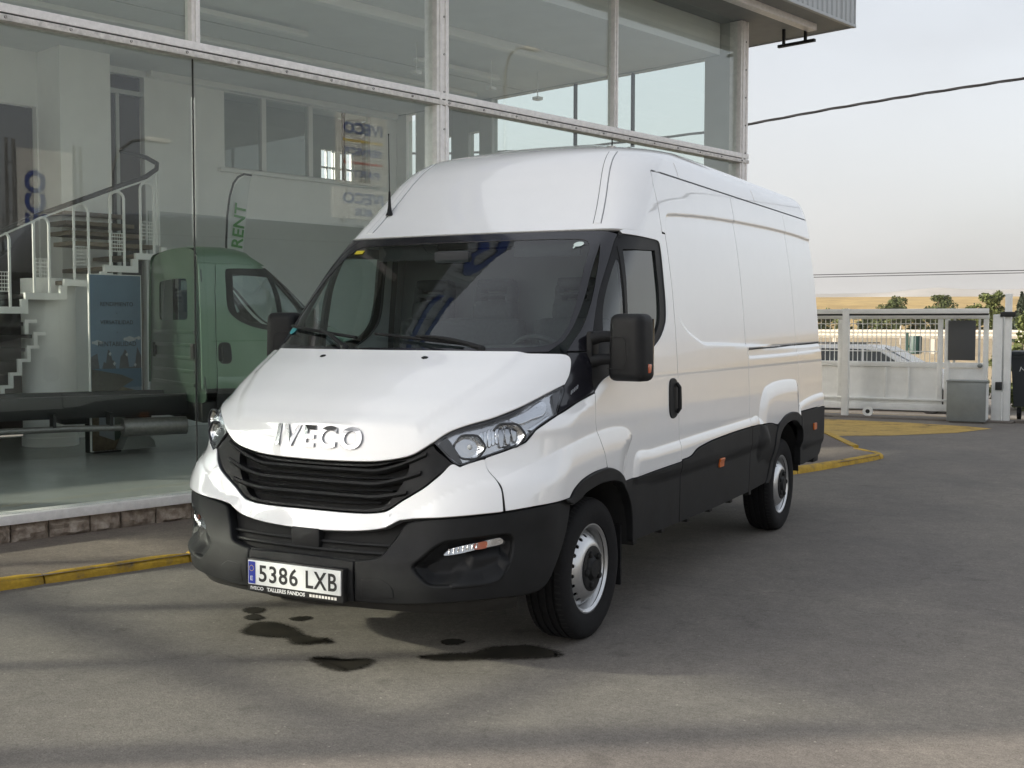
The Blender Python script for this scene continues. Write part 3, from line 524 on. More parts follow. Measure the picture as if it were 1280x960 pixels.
text('lettering', 'RENT', .24, frame((.165, -.03, 2.72), (.12, 0, 1), (-1, 0, .12)), 'sign_green', FL, extrude=.001, bold=.004)
# ------------------------------------------------------------------ van body surface
# horizontal slices of the body: z, nose y, bow of the front, half width, corner extent in x and in y   (front axle at y=0, van faces -y)
TB = np.array([(0.10,-1.06,.20,0.960,.40,.40),(0.27,-1.10,.20,0.985,.40,.40),(0.40,-1.125,.20,0.997,.40,.40),(0.50,-1.115,.19,1.002,.40,.40),(0.60,-1.065,.14,1.005,.40,.40),(0.72,-1.018,.09,1.007,.40,.40),(0.82,-.997,.09,1.007,.42,.42),(0.92,-.972,.10,1.006,.50,.48),(1.02,-.953,.10,1.003,.50,.50),(1.07,-.932,.12,1.002,.49,.45),(1.12,-.885,.15,1.000,.45,.48),(1.165,-.842,.19,.998,.41,.58),(1.23,-.755,.24,.995,.32,.58),(1.30,-.650,.27,.991,.30,.45),(1.39,-.487,.27,.985,.30,.32),(1.50,-.330,.235,.978,.26,.30),(1.70,-.060,.16,.960,.20,.27),(1.90,.220,.085,.938,.14,.26),(2.03,.408,.05,.920,.12,.25),(2.10,.490,.05,.909,.13,.22),(2.20,.595,.05,.890,.15,.22),(2.30,.690,.05,.871,.17,.23),(2.40,.780,.06,.850,.19,.25),(2.50,.890,.09,.815,.22,.28),(2.56,1.00,.12,.775,.26,.34),(2.60,1.14,.18,.715,.34,.40),(2.625,1.26,.20,.62,.32,.40),(2.645,1.45,.22,.45,.25,.40),(2.655,1.75,.22,.28,.15,.40),(2.660,2.40,.10,.03,.015,.1)])
def _slopes(x, Y):
    h = np.diff(x)[:, None]; d = np.diff(Y, axis=0) / h; m = np.zeros_like(Y); m[0] = d[0]; m[-1] = d[-1]
    w1 = 2 * h[1:] + h[:-1]; w2 = h[1:] + 2 * h[:-1]; ok = d[:-1] * d[1:] > 0
    m[1:-1] = np.where(ok, (w1 + w2) / (w1 / np.where(ok, d[:-1], 1) + w2 / np.where(ok, d[1:], 1)), 0); return m
_TX, _TY = TB[:, 0], TB[:, 1:]; _TM = _slopes(_TX, _TY)
def prm(z):
    """slice parameters at height z (monotone cubic interpolation)"""
    z = np.clip(np.asarray(z, float), _TX[0], _TX[-1]); k = np.clip(np.searchsorted(_TX, z) - 1, 0, len(_TX) - 2); h = _TX[k + 1] - _TX[k]; t = (z - _TX[k]) / h; t2 = t * t; t3 = t2 * t
    a, b, c, d = 2 * t3 - 3 * t2 + 1, (t3 - 2 * t2 + t) * h, -2 * t3 + 3 * t2, (t3 - t2) * h
    return [a * _TY[k, i] + b * _TM[k, i] + c * _TY[k + 1, i] + d * _TM[k + 1, i] for i in range(5)]
def yfront(x, z):
    x = np.abs(x); Yf, B, W, R_, R2 = prm(z); t = np.clip((x - W + R_) / R_, 0, 1); return Yf + B * (x / W) ** 2 + R2 * (1 - np.sqrt(np.maximum(0, 1 - t * t)))
def S_q(q, z):
    """q = x+y -> x,y on the left outline at height z"""
    q = np.asarray(q, float); z = np.asarray(z, float) + 0 * q; Yf, B, W, R_, R2 = prm(z); ye = Yf + B + R2; xc = W - R_; k2 = B / (W * W); pi = math.pi
    lo = np.zeros_like(q); hi = np.ones_like(q)
    def xy(s):
        th = np.clip((s - .5) * 2, 0, 1) * pi / 2; f_ = s < .5; x = np.where(f_, xc * s * 2, xc + R_ * np.sin(th)); return x, Yf + k2 * x * x + R2 * np.where(f_, 0, 1 - np.cos(th)), th, f_
    for _ in range(9):
        m = (lo + hi) / 2; x, y, _t, _f = xy(m); g = (x + y) < q; lo = np.where(g, m, lo); hi = np.where(g, hi, m)
    m = (lo + hi) / 2
    for _ in range(3):
        x, y, th, f_ = xy(m); dx = np.where(f_, 2 * xc, R_ * np.cos(th) * pi); dy = 2 * k2 * x * dx + np.where(f_, 0, R2 * np.sin(th) * pi); m = np.clip(m - (x + y - q) / np.maximum(dx + dy, 1e-3), lo, hi)
    x, y, _t, _f = xy(m); side = q > W + ye; return np.where(side, W, x), np.where(side, q - W, y)
def Wz(z): return float(prm(np.array(float(z)))[2])
def sdist(poly, A_, B_):
    """signed distance to a closed polygon, positive inside"""
    P = np.array(poly, float); Q = np.roll(P, -1, 0); a = np.asarray(A_, float)[..., None]; b = np.asarray(B_, float)[..., None]
    ex, ey = Q[:, 0] - P[:, 0], Q[:, 1] - P[:, 1]; t = np.clip(((a - P[:, 0]) * ex + (b - P[:, 1]) * ey) / (ex * ex + ey * ey + 1e-12), 0, 1)
    d = np.sqrt(((a - P[:, 0] - t * ex) ** 2 + (b - P[:, 1] - t * ey) ** 2).min(-1))
    c = ((P[:, 1] > b) != (Q[:, 1] > b)) & (a < (Q[:, 0] - P[:, 0]) * (b - P[:, 1]) / (Q[:, 1] - P[:, 1] + 1e-12) + P[:, 0]); ins = c.sum(-1) % 2 == 1
    return np.where(ins, d, -d)
def sstep(d, w): t = np.clip(d / w * .5 + .5, 0, 1); return t * t * (3 - 2 * t)
# pressings in the side: (outline in q,z, height, blend width)
EMB = [([(2.03, 2.165), (6.0, 2.185), (6.0, 1.43), (2.62, 1.418), (2.50, 1.425), (2.33, 1.468), (2.20, 1.515), (2.06, 1.62), (2.02, 1.80)], -.014, .013),
       ([(3.43, 1.378), (6.0, 1.398), (6.0, 1.345), (3.43, 1.318)], -.010, .008),
       ([(-.60, .70), (-.444, .725), (-.276, .801), (-.096, .848), (.066, .871), (.298, .925), (.59, .986), (.881, 1.020), (1.10, 1.030), (1.263, 1.012), (1.345, .963), (1.31, .915), (1.26, .85), (1.24, .75), (1.20, .5), (-.60, .5)], .019, -.13),
       ([(1.38, .70), (1.385, .865), (1.61, .872), (2.03, .882), (2.42, .892), (2.90, .902), (3.44, .912), (3.62, .905), (3.80, .70)], .015, -.06),
       ([(3.60, .86), (3.62, .90), (3.655, .995), (3.75, 1.092), (3.90, 1.122), (4.05, 1.134), (4.34, 1.138), (4.60, 1.124), (4.67, 1.09), (4.70, 1.0), (4.71, .6), (3.60, .6)], .025, -.13),
       ([(4.70, .93), (6.0, .955), (6.0, .6), (4.70, .6)], .013, -.05)]
def _emb_outlines():
    for i, (poly, h, w) in enumerate(EMB): EMBC.append((np.array(curve([(p[0], p[1]) for p in poly], .03)), h, w))
EMBC = []
def emb(q, z):
    if not EMBC: _emb_outlines()
    o = np.zeros_like(q)
    for poly, h, w in EMBC:
        P = poly; aw = abs(w); k = (q > P[:, 0].min() - aw) & (q < P[:, 0].max() + aw) & (z > P[:, 1].min() - aw) & (z < P[:, 1].max() + aw)
        if k.any():
            d = sdist(poly, q[k], z[k]); o[k] += h * (sstep(d, w) if w > 0 else (1 - (1 - np.clip(d / -w, 0, 1)) ** 1.6) * sstep(d - .004, .008))      # negative width: crisp edge, then a long slope
    return o
BON = [(-.50, 1.06), (.50, 1.06), (.60, 1.16), (.70, 1.28), (.745, 1.45), (-.745, 1.45), (-.70, 1.28), (-.60, 1.16)]
def _plainQ(a, b): x, y = S_q(a, b); return np.stack([x, y, b], -1)
def _plainF(a, b): return np.stack([a, yfront(a, b), b], -1)
def _nrm(fn, a, b, h=.002):
    da = fn(a + h, b) - fn(a - h, b); db = fn(a, b + h) - fn(a, b - h); n = np.cross(da, db); return n / (np.linalg.norm(n, axis=-1, keepdims=True) + 1e-12), da, db
def _qn(a, b, P, h=.002):
    da = _plainQ(a + h, b) - P; db = _plainQ(a, b + h) - P; n = np.cross(da, db); return n / (np.linalg.norm(n, axis=-1, keepdims=True) + 1e-12)
def fQ(off=0, e=True):
    def g(a, b):
        P = _plainQ(a, b); n = _qn(a, b, P); return P + n * ((off + (emb(a, b) if e else 0))[..., None] if e else off)
    return g
def fF(off=0, bon=False):
    def g(a, b):
        P = _plainF(a, b); n, _, _ = _nrm(_plainF, a, b); o = off + (.012 * sstep(sdist(BON, a, b), .028) if bon else 0 * a); return P + n * o[..., None]
    return g
def curve(pts, step, closed=True):
    """pts: (a,b) smooth or (a,b,1) hard corner -> resampled outline"""
    n = len(pts); out = []
    for i in range(n):
        p0, p1, p2, p3 = [pts[(i + k) % n] for k in (-1, 0, 1, 2)]
        a, b = np.array(p1[:2]), np.array(p2[:2]); L = np.linalg.norm(b - a)
        if L < 1e-9: continue
        m0 = (b - np.array(p0[:2])) / 2 if len(p1) < 3 else (b - a); m1 = (np.array(p3[:2]) - a) / 2 if len(p2) < 3 else (b - a)
        for m in (m0, m1):
            k = np.linalg.norm(m)
            if k > L: m *= L / k
        k = max(1, int(math.ceil(L / step)))
        for j in range(k):
            t = j / k; out.append((2 * t**3 - 3 * t**2 + 1) * a + (t**3 - 2 * t**2 + t) * m0 + (-2 * t**3 + 3 * t**2) * b + (t**3 - t**2) * m1)
    return np.array(out)
def area(P): x, y = P[:, 0], P[:, 1]; return .5 * (x * np.roll(y, -1) - np.roll(x, -1) * y).sum()
def inset(P, d):
    if area(P) < 0: P = P[::-1]
    e = np.roll(P, -1, 0) - P; e /= np.linalg.norm(e, axis=1)[:, None] + 1e-12; n = np.stack([-e[:, 1], e[:, 0]], -1); m = n + np.roll(n, 1, 0); m /= (np.linalg.norm(m, axis=1)[:, None] + 1e-9)
    c = np.clip((m * n).sum(1), .45, 1)[:, None]; return P + m * d / c
def sym(pts): return [tuple(p) for p in pts] + [(-p[0], *p[1:]) for p in reversed(pts) if abs(p[0]) > 1e-6]
def panel(name, outer, fn, material, parent, step=.03, holes=(), gap=.0027, flange=.014, rr=.002, mirror=False, bstep=None, hard=True, feat=False):
    """a body panel: outline filled with a fine mesh, laid on the surface fn, edges turned in"""
    bstep = bstep or step * .6
    O = inset(curve([(p[0], p[1], 1) if hard and len(p) < 3 and False else p for p in outer], bstep), gap); H = []
    for h in holes:
        hh = curve(h, bstep); hh = inset(hh, -gap); H.append(hh[::-1] if area(hh) > 0 else hh)
    lo, hi = O.min(0), O.max(0); ga, gb = np.meshgrid(np.arange(lo[0] + step / 2, hi[0], step), np.arange(lo[1] + step / 2, hi[1], step)); G = np.stack([ga.ravel(), gb.ravel()], -1)
    k = sdist(O, G[:, 0], G[:, 1]) > step * .42
    for h in H: k &= sdist(h, G[:, 0], G[:, 1]) < -step * .42
    G = G[k]
    if feat:                                                                    # rows of vertices along the pressings keep their edges crisp
        Fp = []
        for poly, hh_, w_ in EMB:
            c = curve([(p[0], p[1]) for p in poly], .011); Fp += [inset(c, .0), inset(c, .009)] if w_ < 0 else [inset(c, -w_), inset(c, 0), inset(c, w_)]
        Fp = np.concatenate(Fp); kk = sdist(O, Fp[:, 0], Fp[:, 1]) > .006; Fp = Fp[kk]
        if len(Fp):
            cell = {(int(a // .009), int(b // .009)) for a, b in Fp}; kk = np.array([(int(a // .009), int(b // .009)) not in cell for a, b in G], bool); G = np.concatenate([G[kk], Fp])
    loops = [O] + H; V = np.concatenate(loops + [G]); E_ = []; b0 = 0
    for L in loops: m = len(L); E_ += [(b0 + i, b0 + (i + 1) % m) for i in range(m)]; b0 += m
    vo, _, fo, orig, _, _ = delaunay_2d_cdt([Vector(p) for p in V], E_, [], 0, 1e-6)
    VO = np.array([tuple(p) for p in vo]); FO = np.array([f for f in fo if len(f) == 3]); C_ = VO[FO].mean(1)
    k = sdist(O, C_[:, 0], C_[:, 1]) > 0
    for h in H: k &= sdist(h, C_[:, 0], C_[:, 1]) < 0
    FO = FO[k]; a = VO[FO]; cw = ((a[:, 1, 0] - a[:, 0, 0]) * (a[:, 2, 1] - a[:, 0, 1]) - (a[:, 2, 0] - a[:, 0, 0]) * (a[:, 1, 1] - a[:, 0, 1])) < 0; FO[cw] = FO[cw][:, ::-1]
    P = fn(VO[:, 0], VO[:, 1]); Nn, _, _ = _nrm(fn, VO[:, 0], VO[:, 1]); verts = [P]; norms = [Nn]; faces = [tuple(int(i) for i in f) for f in FO]; b0 = len(P)
    for L in loops:
        m = len(L); e = np.roll(L, -1, 0) - np.roll(L, 1, 0); o2 = np.stack([e[:, 1], -e[:, 0]], -1); Pl = fn(L[:, 0], L[:, 1]); nl, da, db = _nrm(fn, L[:, 0], L[:, 1])
        Ow = da * o2[:, :1] + db * o2[:, 1:]; Ow -= nl * (Ow * nl).sum(1)[:, None]; Ow /= np.linalg.norm(Ow, axis=1)[:, None] + 1e-12
        verts += [Pl, Pl + Ow * rr - nl * rr, Pl + Ow * rr - nl * flange]; norms += [nl, Ow, Ow]
        for j in (0, 1):
            for i in range(m): i2 = (i + 1) % m; faces.append((b0 + j * m + i, b0 + (j + 1) * m + i, b0 + (j + 1) * m + i2, b0 + j * m + i2))
        b0 += 3 * m
    fmat = [0] * len(FO)
    for L in loops: fmat += [0] * len(L) + [1] * len(L)
    V3 = np.concatenate(verts); N3 = np.concatenate(norms); objs = []
    for sgn in ((1, -1) if mirror else (1,)):
        if sgn < 0: V3 = V3 * [-1, 1, 1]; N3 = N3 * [-1, 1, 1]; faces = [f[::-1] for f in faces]
        me = bpy.data.meshes.new(name); me.from_pydata(V3.tolist(), [], faces); me.update(); me.polygons.foreach_set('use_smooth', [True] * len(me.polygons))
        if material == 'paint':                                                   # turned-in edges coloured grey: shade of the shut line put into the paint
            me.materials.append(M['paint']); me.materials.append(M['seam_grey']); me.polygons.foreach_set('material_index', fmat)
        if len(me.vertices) == len(N3): me.normals_split_custom_set_from_vertices(N3.tolist())
        par = parent if not isinstance(parent, (list, tuple)) else parent[0 if sgn > 0 else 1]
        objs.append(link(name, me, None if material == 'paint' else material, par))
    return objs if mirror else objs[0]
def qy(y, z): return Wz(z) + y
def surfQ(q, z, off=0):
    P = fQ(off)(np.array([q], float), np.array([z], float))[0]; n = _nrm(fQ(off), np.array([q], float), np.array([z], float))[0][0]; return Vector(P), Vector(n)
def surfF(x, z, off=0):
    P = fF(off)(np.array([x], float), np.array([z], float))[0]; n = _nrm(fF(off), np.array([x], float), np.array([z], float))[0][0]; return Vector(P), Vector(n)
def mirrored(o, parent=None):
    """a mirrored copy (x -> -x) of a mesh object with its own data"""
    me = o.data.copy(); me.transform(Matrix.Scale(-1, 4, (1, 0, 0))); me.flip_normals(); c = bpy.data.objects.new(o.name, me); COL.objects.link(c); c.parent = parent if parent else o.parent; return c
def both(o, mirror_parent=None): return [o, mirrored(o, mirror_parent)]
# ------------------------------------------------------------------ shared outlines (q,z) of the left side; a third value marks a hard corner
SEAM = [(.968, .88), (.924, .968), (.893, 1.05), (.892, 1.119), (.895, 1.205)]                                      # fender / door
APIL = [(.882, 1.272), (.886, 1.348), (.911, 1.438), (.957, 1.535), (1.031, 1.668), (1.099, 1.758), (1.195, 1.871), (1.275, 1.962)]
ARCH_O = [(.56, .742), (.60, .773), (.694, .808), (.835, .829), (.983, .833), (1.107, .806), (1.215, .756)]
HEAD = [(-.324, 1.015, 1), (-.236, 1.056), (-.127, 1.085), (.055, 1.116), (.202, 1.147), (.379, 1.192), (.527, 1.227), (.616, 1.246, 1), (.612, 1.221), (.567, 1.172), (.508, 1.123, 1), (.407, 1.096), (.323, 1.066), (.286, 1.040), (.24, 1.014), (.126, .986), (-.021, .955), (-.115, .933), (-.178, .920), (-.215, .929), (-.262, .963)]
WHITE_LOW = [(.56, .738), (.271, .733), (.054, .721), (-.155, .709), (-.325, .697), (-.46, .680)]
def van_skin(V, paint, which='all'):
    """outer body in the given paint under the Empty V; which='cab' leaves out the load space (for the chassis cab)"""
    lens = {}
    cab = which == 'cab'
    # bonnet
    panel('bonnet', sym([(0, .915), (.28, .921), (.40, .936), (.50, .962), (.59, 1.019, 1), (.64, 1.058), (.70, 1.086), (.783, 1.117), (.83, 1.148), (.875, 1.192), (.905, 1.226), (.925, 1.25, 1), (.925, 1.30), (.912, 1.352), (.893, 1.379), (.86, 1.388), (.6, 1.390), (.3, 1.391), (0, 1.391)]), fF(.009, True), paint, V, .022, flange=.03, rr=.005)
    # grille frame
    gout = [(0, .905), (.28, .911), (.40, .926), (.50, .952), (.585, 1.006, 1), (.600, .985), (.640, .955), (.676, .925, 1), (.628, .883), (.578, .835), (.521, .797), (.465, .763), (.426, .735), (.385, .715), (.309, .703), (.2, .70), (0, .70)]
    ghole = sym([(0, .893), (.25, .897), (.36, .911), (.43, .930), (.478, .928), (.475, .87), (.445, .81), (.412, .765), (.372, .730), (.31, .718), (.2, .714), (0, .713)])
    if not cab:
        gp = panel('grille', sym(gout), fF(-.006), 'plastic', V, .025, holes=[ghole], flange=.05)
        panel('grille_back', [(p[0] * 1.02, p[1]) for p in ghole], fF(-.075), 'shell', gp, .05)
        for k, (z, hw, th) in enumerate(((.880, .560, .0125), (.851, .44, .005), (.824, .545, .0135), (.794, .41, .005), (.768, .490, .0135), (.738, .355, .005))):
            vs = []; n = 33; w = hw
            for i in range(n):
                x = -w + 2 * w * i / (n - 1); up = (.085 - .018 * k / 2) * max(0, (abs(x) - .30) / .26) ** 1.5 if th > .008 else .010 * smooth01((abs(x) - w * .5) / (w * .5))
                for oz, oo in ((-th, -.010), (-th * .3, .002 if th > .008 else -.014), (th * .5, .0 if th > .008 else -.016), (th, -.045), (-th, -.05)):
                    p, nn_ = surfF(x, z + up + oz, (.004 if th > .008 else -.010) + oo); vs.append(tuple(p))
            fs = [(i * 5 + j, i * 5 + (j + 1) % 5, (i + 1) * 5 + (j + 1) % 5, (i + 1) * 5 + j) for i in range(n - 1) for j in range(5)]
            MB().add(vs, fs).build('grille_slat', 'plastic_worn', gp, 40)
    # white upper bumper with the strip under the grille
    if not cab:
        wb = [(0, .612), (.137, .614), (.25, .620), (.34, .630), (.41, .645), (.479, .680, 1), (.549, .692), (.657, .701), (.775, .713), (.885, .724, 1), (.874, .80), (.866, .826), (.846, .858), (.806, .90), (.790, .944, 1), (.74, .926), (.705, .911, 1), (.672, .922), (.635, .876), (.585, .828), (.528, .790), (.472, .756), (.433, .728), (.392, .707), (.309, .695), (.2, .692), (0, .692)]
        def fW(a, b):
            x, q = np.abs(a), None; P = _plainF(a, b); n, _, _ = _nrm(_plainF, a, b); q = np.abs(a) + P[:, 1]; ridge = .012 * sstep(.668 - b, .02) * (np.abs(a) < .5); return P + n * (.004 + emb(q, b) - .0 * ridge)[..., None]
        panel('bumper_cover', sym(wb), fW, paint, V, .016, flange=.035, rr=.004)
    # fender, A-pillar trim, door
    fend = [(-.032, .938, 1), (-.013, .898), (.032, .856), (.057, .82), (.064, .725, 1), (.271, .737), (.555, .744, 1), (.60, .777), (.694, .812), (.835, .833), (.981, .838, 1)] + SEAM[:-1] + [(.893, 1.203, 1), (.762, 1.177), (.628, 1.146), (.512, 1.119, 1), (.41, 1.090), (.33, 1.062), (.292, 1.036), (.246, 1.009), (.13, .981), (-.017, .950)]
    panel('fender', fend, fQ(0), paint, V, .016, feat=True, mirror=True)
    trim = [(.622, 1.250, 1), (.644, 1.262), (.674, 1.30), (.706, 1.36), (.708, 1.382), (.700, 1.40, 1), (.80, 1.40), (.897, 1.40, 1), (.886, 1.348), (.881, 1.272), (.892, 1.208, 1), (.762, 1.182), (.628, 1.151), (.518, 1.126, 1), (.572, 1.174), (.616, 1.222)]
    panel('cowl_trim', trim, fQ(-.002), 'gloss_black', V, .025, mirror=True)
    pil = [(.700, 1.404, 1), (.80, 1.404), (.896, 1.404, 1), (.911, 1.438), (.957, 1.535), (1.031, 1.668), (1.099, 1.758), (1.195, 1.871), (1.275, 1.962), (1.327, 2.008, 1), (1.25, 2.024), (1.205, 2.028, 1), (1.15, 1.93), (1.07, 1.80), (.98, 1.66), (.87, 1.53), (.77, 1.455)]
    panel('a_pillar', pil, fQ(.001, False), 'gloss_black', V, .025, mirror=True)
    DL = empty('door', (0, 0, 0)); DL.parent = V; DR = empty('door', (0, 0, 0)); DR.parent = V; DD = [DL, DR]
    rz_ = list(np.linspace(2.045, .758, 19)); rear = [(float(np.interp(-z, [-2.045, -1.9, -1.76, -1.524, -1.325, -1.1, -.904, -.758], [1.935, 1.962, 1.988, 2.012, 2.029, 2.038, 2.042, 2.049])), z, 1) for z in rz_]
    WB_ = [(.95, 1.245), (1.02, 1.272), (1.3, 1.330), (1.614, 1.392), (1.747, 1.446), (1.811, 1.488), (1.868, 1.556), (1.880, 1.656), (1.868, 1.782), (1.855, 1.916), (1.838, 1.984), (1.80, 2.000), (1.554, 2.006)]
    dsk = [(.984, .836, 1)] + SEAM[:-1] + [(.895, 1.212, 1)] + WB_ + [(1.370, 2.012, 1), (1.350, 2.030, 1), (1.42, 2.042), (1.60, 2.048)] + rear + [(1.608, .750), (1.25, .738, 1), (1.215, .760), (1.107, .810)]
    wfr = [(.899, 1.218, 1)] + WB_ + [(1.366, 2.012, 1), (1.330, 2.004)] + [(q + .005, z) for q, z in APIL[::-1]]
    panel('door_skin', dsk, fQ(.001), paint, DD, .016, feat=True, mirror=True, gap=.0028, flange=.025)
    qw = [(1.035, 1.462, 1), (1.045, 1.545), (1.075, 1.635), (1.128, 1.717), (1.206, 1.815), (1.262, 1.872), (1.284, 1.870), (1.290, 1.831), (1.287, 1.748), (1.287, 1.645), (1.287, 1.475, 1)]
    wn_ = [(1.347, 1.930, 1), (1.56, 1.935), (1.772, 1.944, 1), (1.786, 1.824), (1.798, 1.721), (1.798, 1.618), (1.782, 1.545), (1.725, 1.486), (1.640, 1.444), (1.33, 1.40, 1)]
    panel('window_frame', wfr, fQ(-.006, False), 'plastic', DD, .025, holes=[qw, wn_], mirror=True, gap=.0005, flange=.02)
    panel('quarter_glass', qw, fQ(-.009, False), 'glass_van', DD, .05, mirror=True, gap=-.002, flange=.004); panel('window_glass', wn_, fQ(-.016, False), 'glass_van', DD, .05, mirror=True, gap=-.004, flange=.004)
    panel('window_rubber', [(1.295, 1.945, 1), (1.335, 1.945, 1), (1.33, 1.40, 1), (1.292, 1.39, 1)], fQ(-.002, False), 'plastic', DD, .04, mirror=True)
    clad = [(1.216, .749, 1), (1.25, .735, 1), (1.608, .747), (2.049, .755, 1), (2.055, .60), (2.055, .405, 1), (1.40, .412, 1), (1.385, .50), (1.358, .611), (1.30, .695)]
    panel('door_cladding', clad, fQ(.004), 'plastic_worn', DD, .03, mirror=True)
    hd = [(1.902, 1.222), (1.95, 1.232), (1.995, 1.222), (2.018, 1.18), (2.020, 1.06), (1.995, 1.022), (1.95, 1.012), (1.905, 1.022), (1.885, 1.06), (1.887, 1.18)]
    panel('handle', hd, fQ(.008), 'plastic', DD, .02, mirror=True, flange=.02, rr=.006)
    o = MB()
    pts = [surfQ(1.985, z, .028 if 1.05 < z < 1.2 else .01)[0] for z in (1.04, 1.065, 1.09, 1.12, 1.15, 1.18, 1.205)]; o.tube(pts, .011, 8); g = o.build('handle_grip', 'plastic', DL); mirrored(g, DR)
    # windscreen
    wsg = sym([(0, 1.988), (.40, 1.988), (.626, 1.986), (.723, 1.976), (.765, 1.938), (.783, 1.88), (.812, 1.76), (.838, 1.611), (.843, 1.52), (.828, 1.455), (.78, 1.43), (.6, 1.422), (.3, 1.418), (0, 1.418)])
    wso = sym([(0, 2.032), (.40, 2.032), (.70, 2.030), (.795, 2.026, 1), (.818, 1.93), (.838, 1.80), (.858, 1.66), (.862, 1.53), (.852, 1.46), (.815, 1.404, 1), (.6, 1.400), (.3, 1.398), (0, 1.398)])
    ws = panel('windscreen', wsg, fF(-.004), 'glass_van', V, .05, gap=-.004, flange=.004)
    panel('windscreen_border', wso, fF(-.001), 'gloss_black', ws, .04, holes=[wsg], flange=.006, gap=.001)
    # front arch lip and bumper
    panel('wheel_arch_trim', [(.50, .742, 1), (.56, .742), (.60, .773), (.694, .808), (.835, .829), (.983, .834), (1.107, .806), (1.214, .756), (1.298, .692), (1.354, .611), (1.382, .503), (1.392, .412, 1), (1.345, .412, 1), (1.342, .50), (1.318, .60), (1.268, .675), (1.19, .732), (1.07, .764), (.96, .772), (.86, .770), (.73, .752), (.66, .728, 1), (.58, .712, 1)], fQ(.012), 'plastic_worn', V, .025, mirror=True, flange=.05, rr=.006)
    if cab: return DD
    # load space sides
    y1, y2, y3 = 2.41, 3.72, 4.47
    top = 2.404; v = lambda y: [(qy(y, z), z) for z in (2.30, 2.15, 2.0, 1.8, 1.6, 1.45, 1.35, 1.2, 1.05, .95)]
    rear_r = [(p[0], p[1]) for p in rear]
    p1 = [(1.835, top, 1), (1.828, 2.32), (1.868, 2.21), (1.878, 2.14), (1.890, 2.054, 1), (1.939, 2.049, 1)] + [(q + .004, z, 1) for q, z in rear_r[1:-1]] + [(2.053, .766, 1), (2.2, .774), (2.308, .806), (2.419, .819), (2.604, .833), (3.0, .847), (qy(y1, .854), .854, 1)] + v(y1)[::-1] + [(qy(y1, top), top, 1)]
    panel('side_panel', p1, fQ(0), paint, V, .018, feat=True, mirror=True, gap=.0044, flange=.04)
    RA = [(3.835, .846), (4.03, .822), (4.10, .842), (4.22, .872), (4.40, .886), (4.56, .868), (4.66, .83), (4.70, .795)]
    p2 = [(qy(y1, top), top, 1)] + v(y1) + [(qy(y1, .854), .854, 1)] + RA[:-1] + [(qy(y2, .80) - .03, .815, 1), (qy(y2, .86), .86)] + v(y2)[::-1] + [(qy(y2, top), top, 1)]
    panel('side_panel', p2, fQ(0), paint, V, .018, feat=True, mirror=True, gap=.0044, flange=.04)
    p3_ = [(qy(y2, top), top, 1)] + v(y2) + [(qy(y2, .872), .872, 1), (qy(y3, .877), .877, 1)] + v(y3)[::-1] + [(qy(y3, top), top, 1)]
    panel('side_panel', p3_, fQ(0), paint, V, .018, feat=True, mirror=True, gap=.0044, flange=.04)
    # black sills
    s1 = [(2.062, .405, 1), (2.057, .6), (2.053, .762, 1), (2.2, .770), (2.308, .802), (2.419, .815), (2.604, .829), (3.0, .843), (qy(y1, .85), .850, 1), (qy(y1, .6), .6), (qy(y1, .41), .410, 1), (2.73, .403)]
    panel('sill_cladding', s1, fQ(.005), 'plastic_worn', V, .03, mirror=True)
    s2 = [(qy(y1, .41) + .004, .410, 1), (qy(y1, .6) + .004, .6), (qy(y1, .85) + .004, .850, 1), (3.835, .842), (4.00, .815, 1), (3.955, .74), (3.925, .65), (3.895, .55), (3.84, .455), (3.80, .425, 1)]
    panel('sill_cladding', s2, fQ(.005), 'plastic_worn', V, .03, mirror=True)
    s3 = [(4.735, .868, 1), (qy(y3, .872), .872, 1), (qy(y3, .7), .7), (qy(y3, .6) - .005, .6), (5.44, .53), (5.385, .48), (5.2, .462), (4.85, .446, 1), (4.80, .47), (4.79, .55), (4.775, .65), (4.752, .75)]
    panel('rear_cladding', s3, fQ(.005), 'plastic_worn', V, .03, mirror=True)
    ra = [(3.80, .425, 1), (3.845, .455), (3.897, .55), (3.928, .65), (3.958, .74), (4.02, .815), (4.10, .842), (4.22, .872), (4.40, .886), (4.56, .872), (4.66, .838), (4.715, .80), (4.75, .73), (4.773, .65), (4.788, .55), (4.80, .46, 1), (4.745, .455, 1), (4.733, .55), (4.715, .64), (4.68, .72), (4.62, .775), (4.53, .812), (4.40, .828), (4.25, .818), (4.14, .79), (4.06, .74), (4.01, .66), (3.975, .56), (3.93, .46), (3.88, .42, 1)]
    panel('wheel_arch_trim', ra, fQ(.014), 'plastic_worn', V, .025, mirror=True, flange=.05, rr=.006)
    def seam(pts):
        V_ = []
        for i, (q, z) in enumerate(pts):
            for o in (-.006, .006): V_.append(tuple(surfQ(q + o, z, -.0045)[0]))
        o_ = MB().add(V_, [(2 * i, 2 * i + 1, 2 * i + 3, 2 * i + 2) for i in range(len(pts) - 1)]).build('gap_shade', 'joint', V, None); mirrored(o_)  # dark strip added under the gap, standing in for its shade
    for y in (y1, y2): seam([(qy(y, z), z) for z in np.linspace(.88, 2.40, 40)])
    seam([(q, z) for q, z, _h in rear]); seam([(1.832, 2.40), (1.826, 2.32), (1.846, 2.26), (1.866, 2.21), (1.874, 2.14), (1.884, 2.056)]); seam([(.982, .84), (.968, .88), (.924, .968), (.893, 1.05), (.892, 1.119), (.894, 1.20)])
    panel('rail_slot', [(3.432, 1.366, 1), (5.455, 1.388, 1), (5.455, 1.400, 1), (3.432, 1.377, 1)], fQ(.0005), 'joint', V, .03, mirror=True, gap=0)
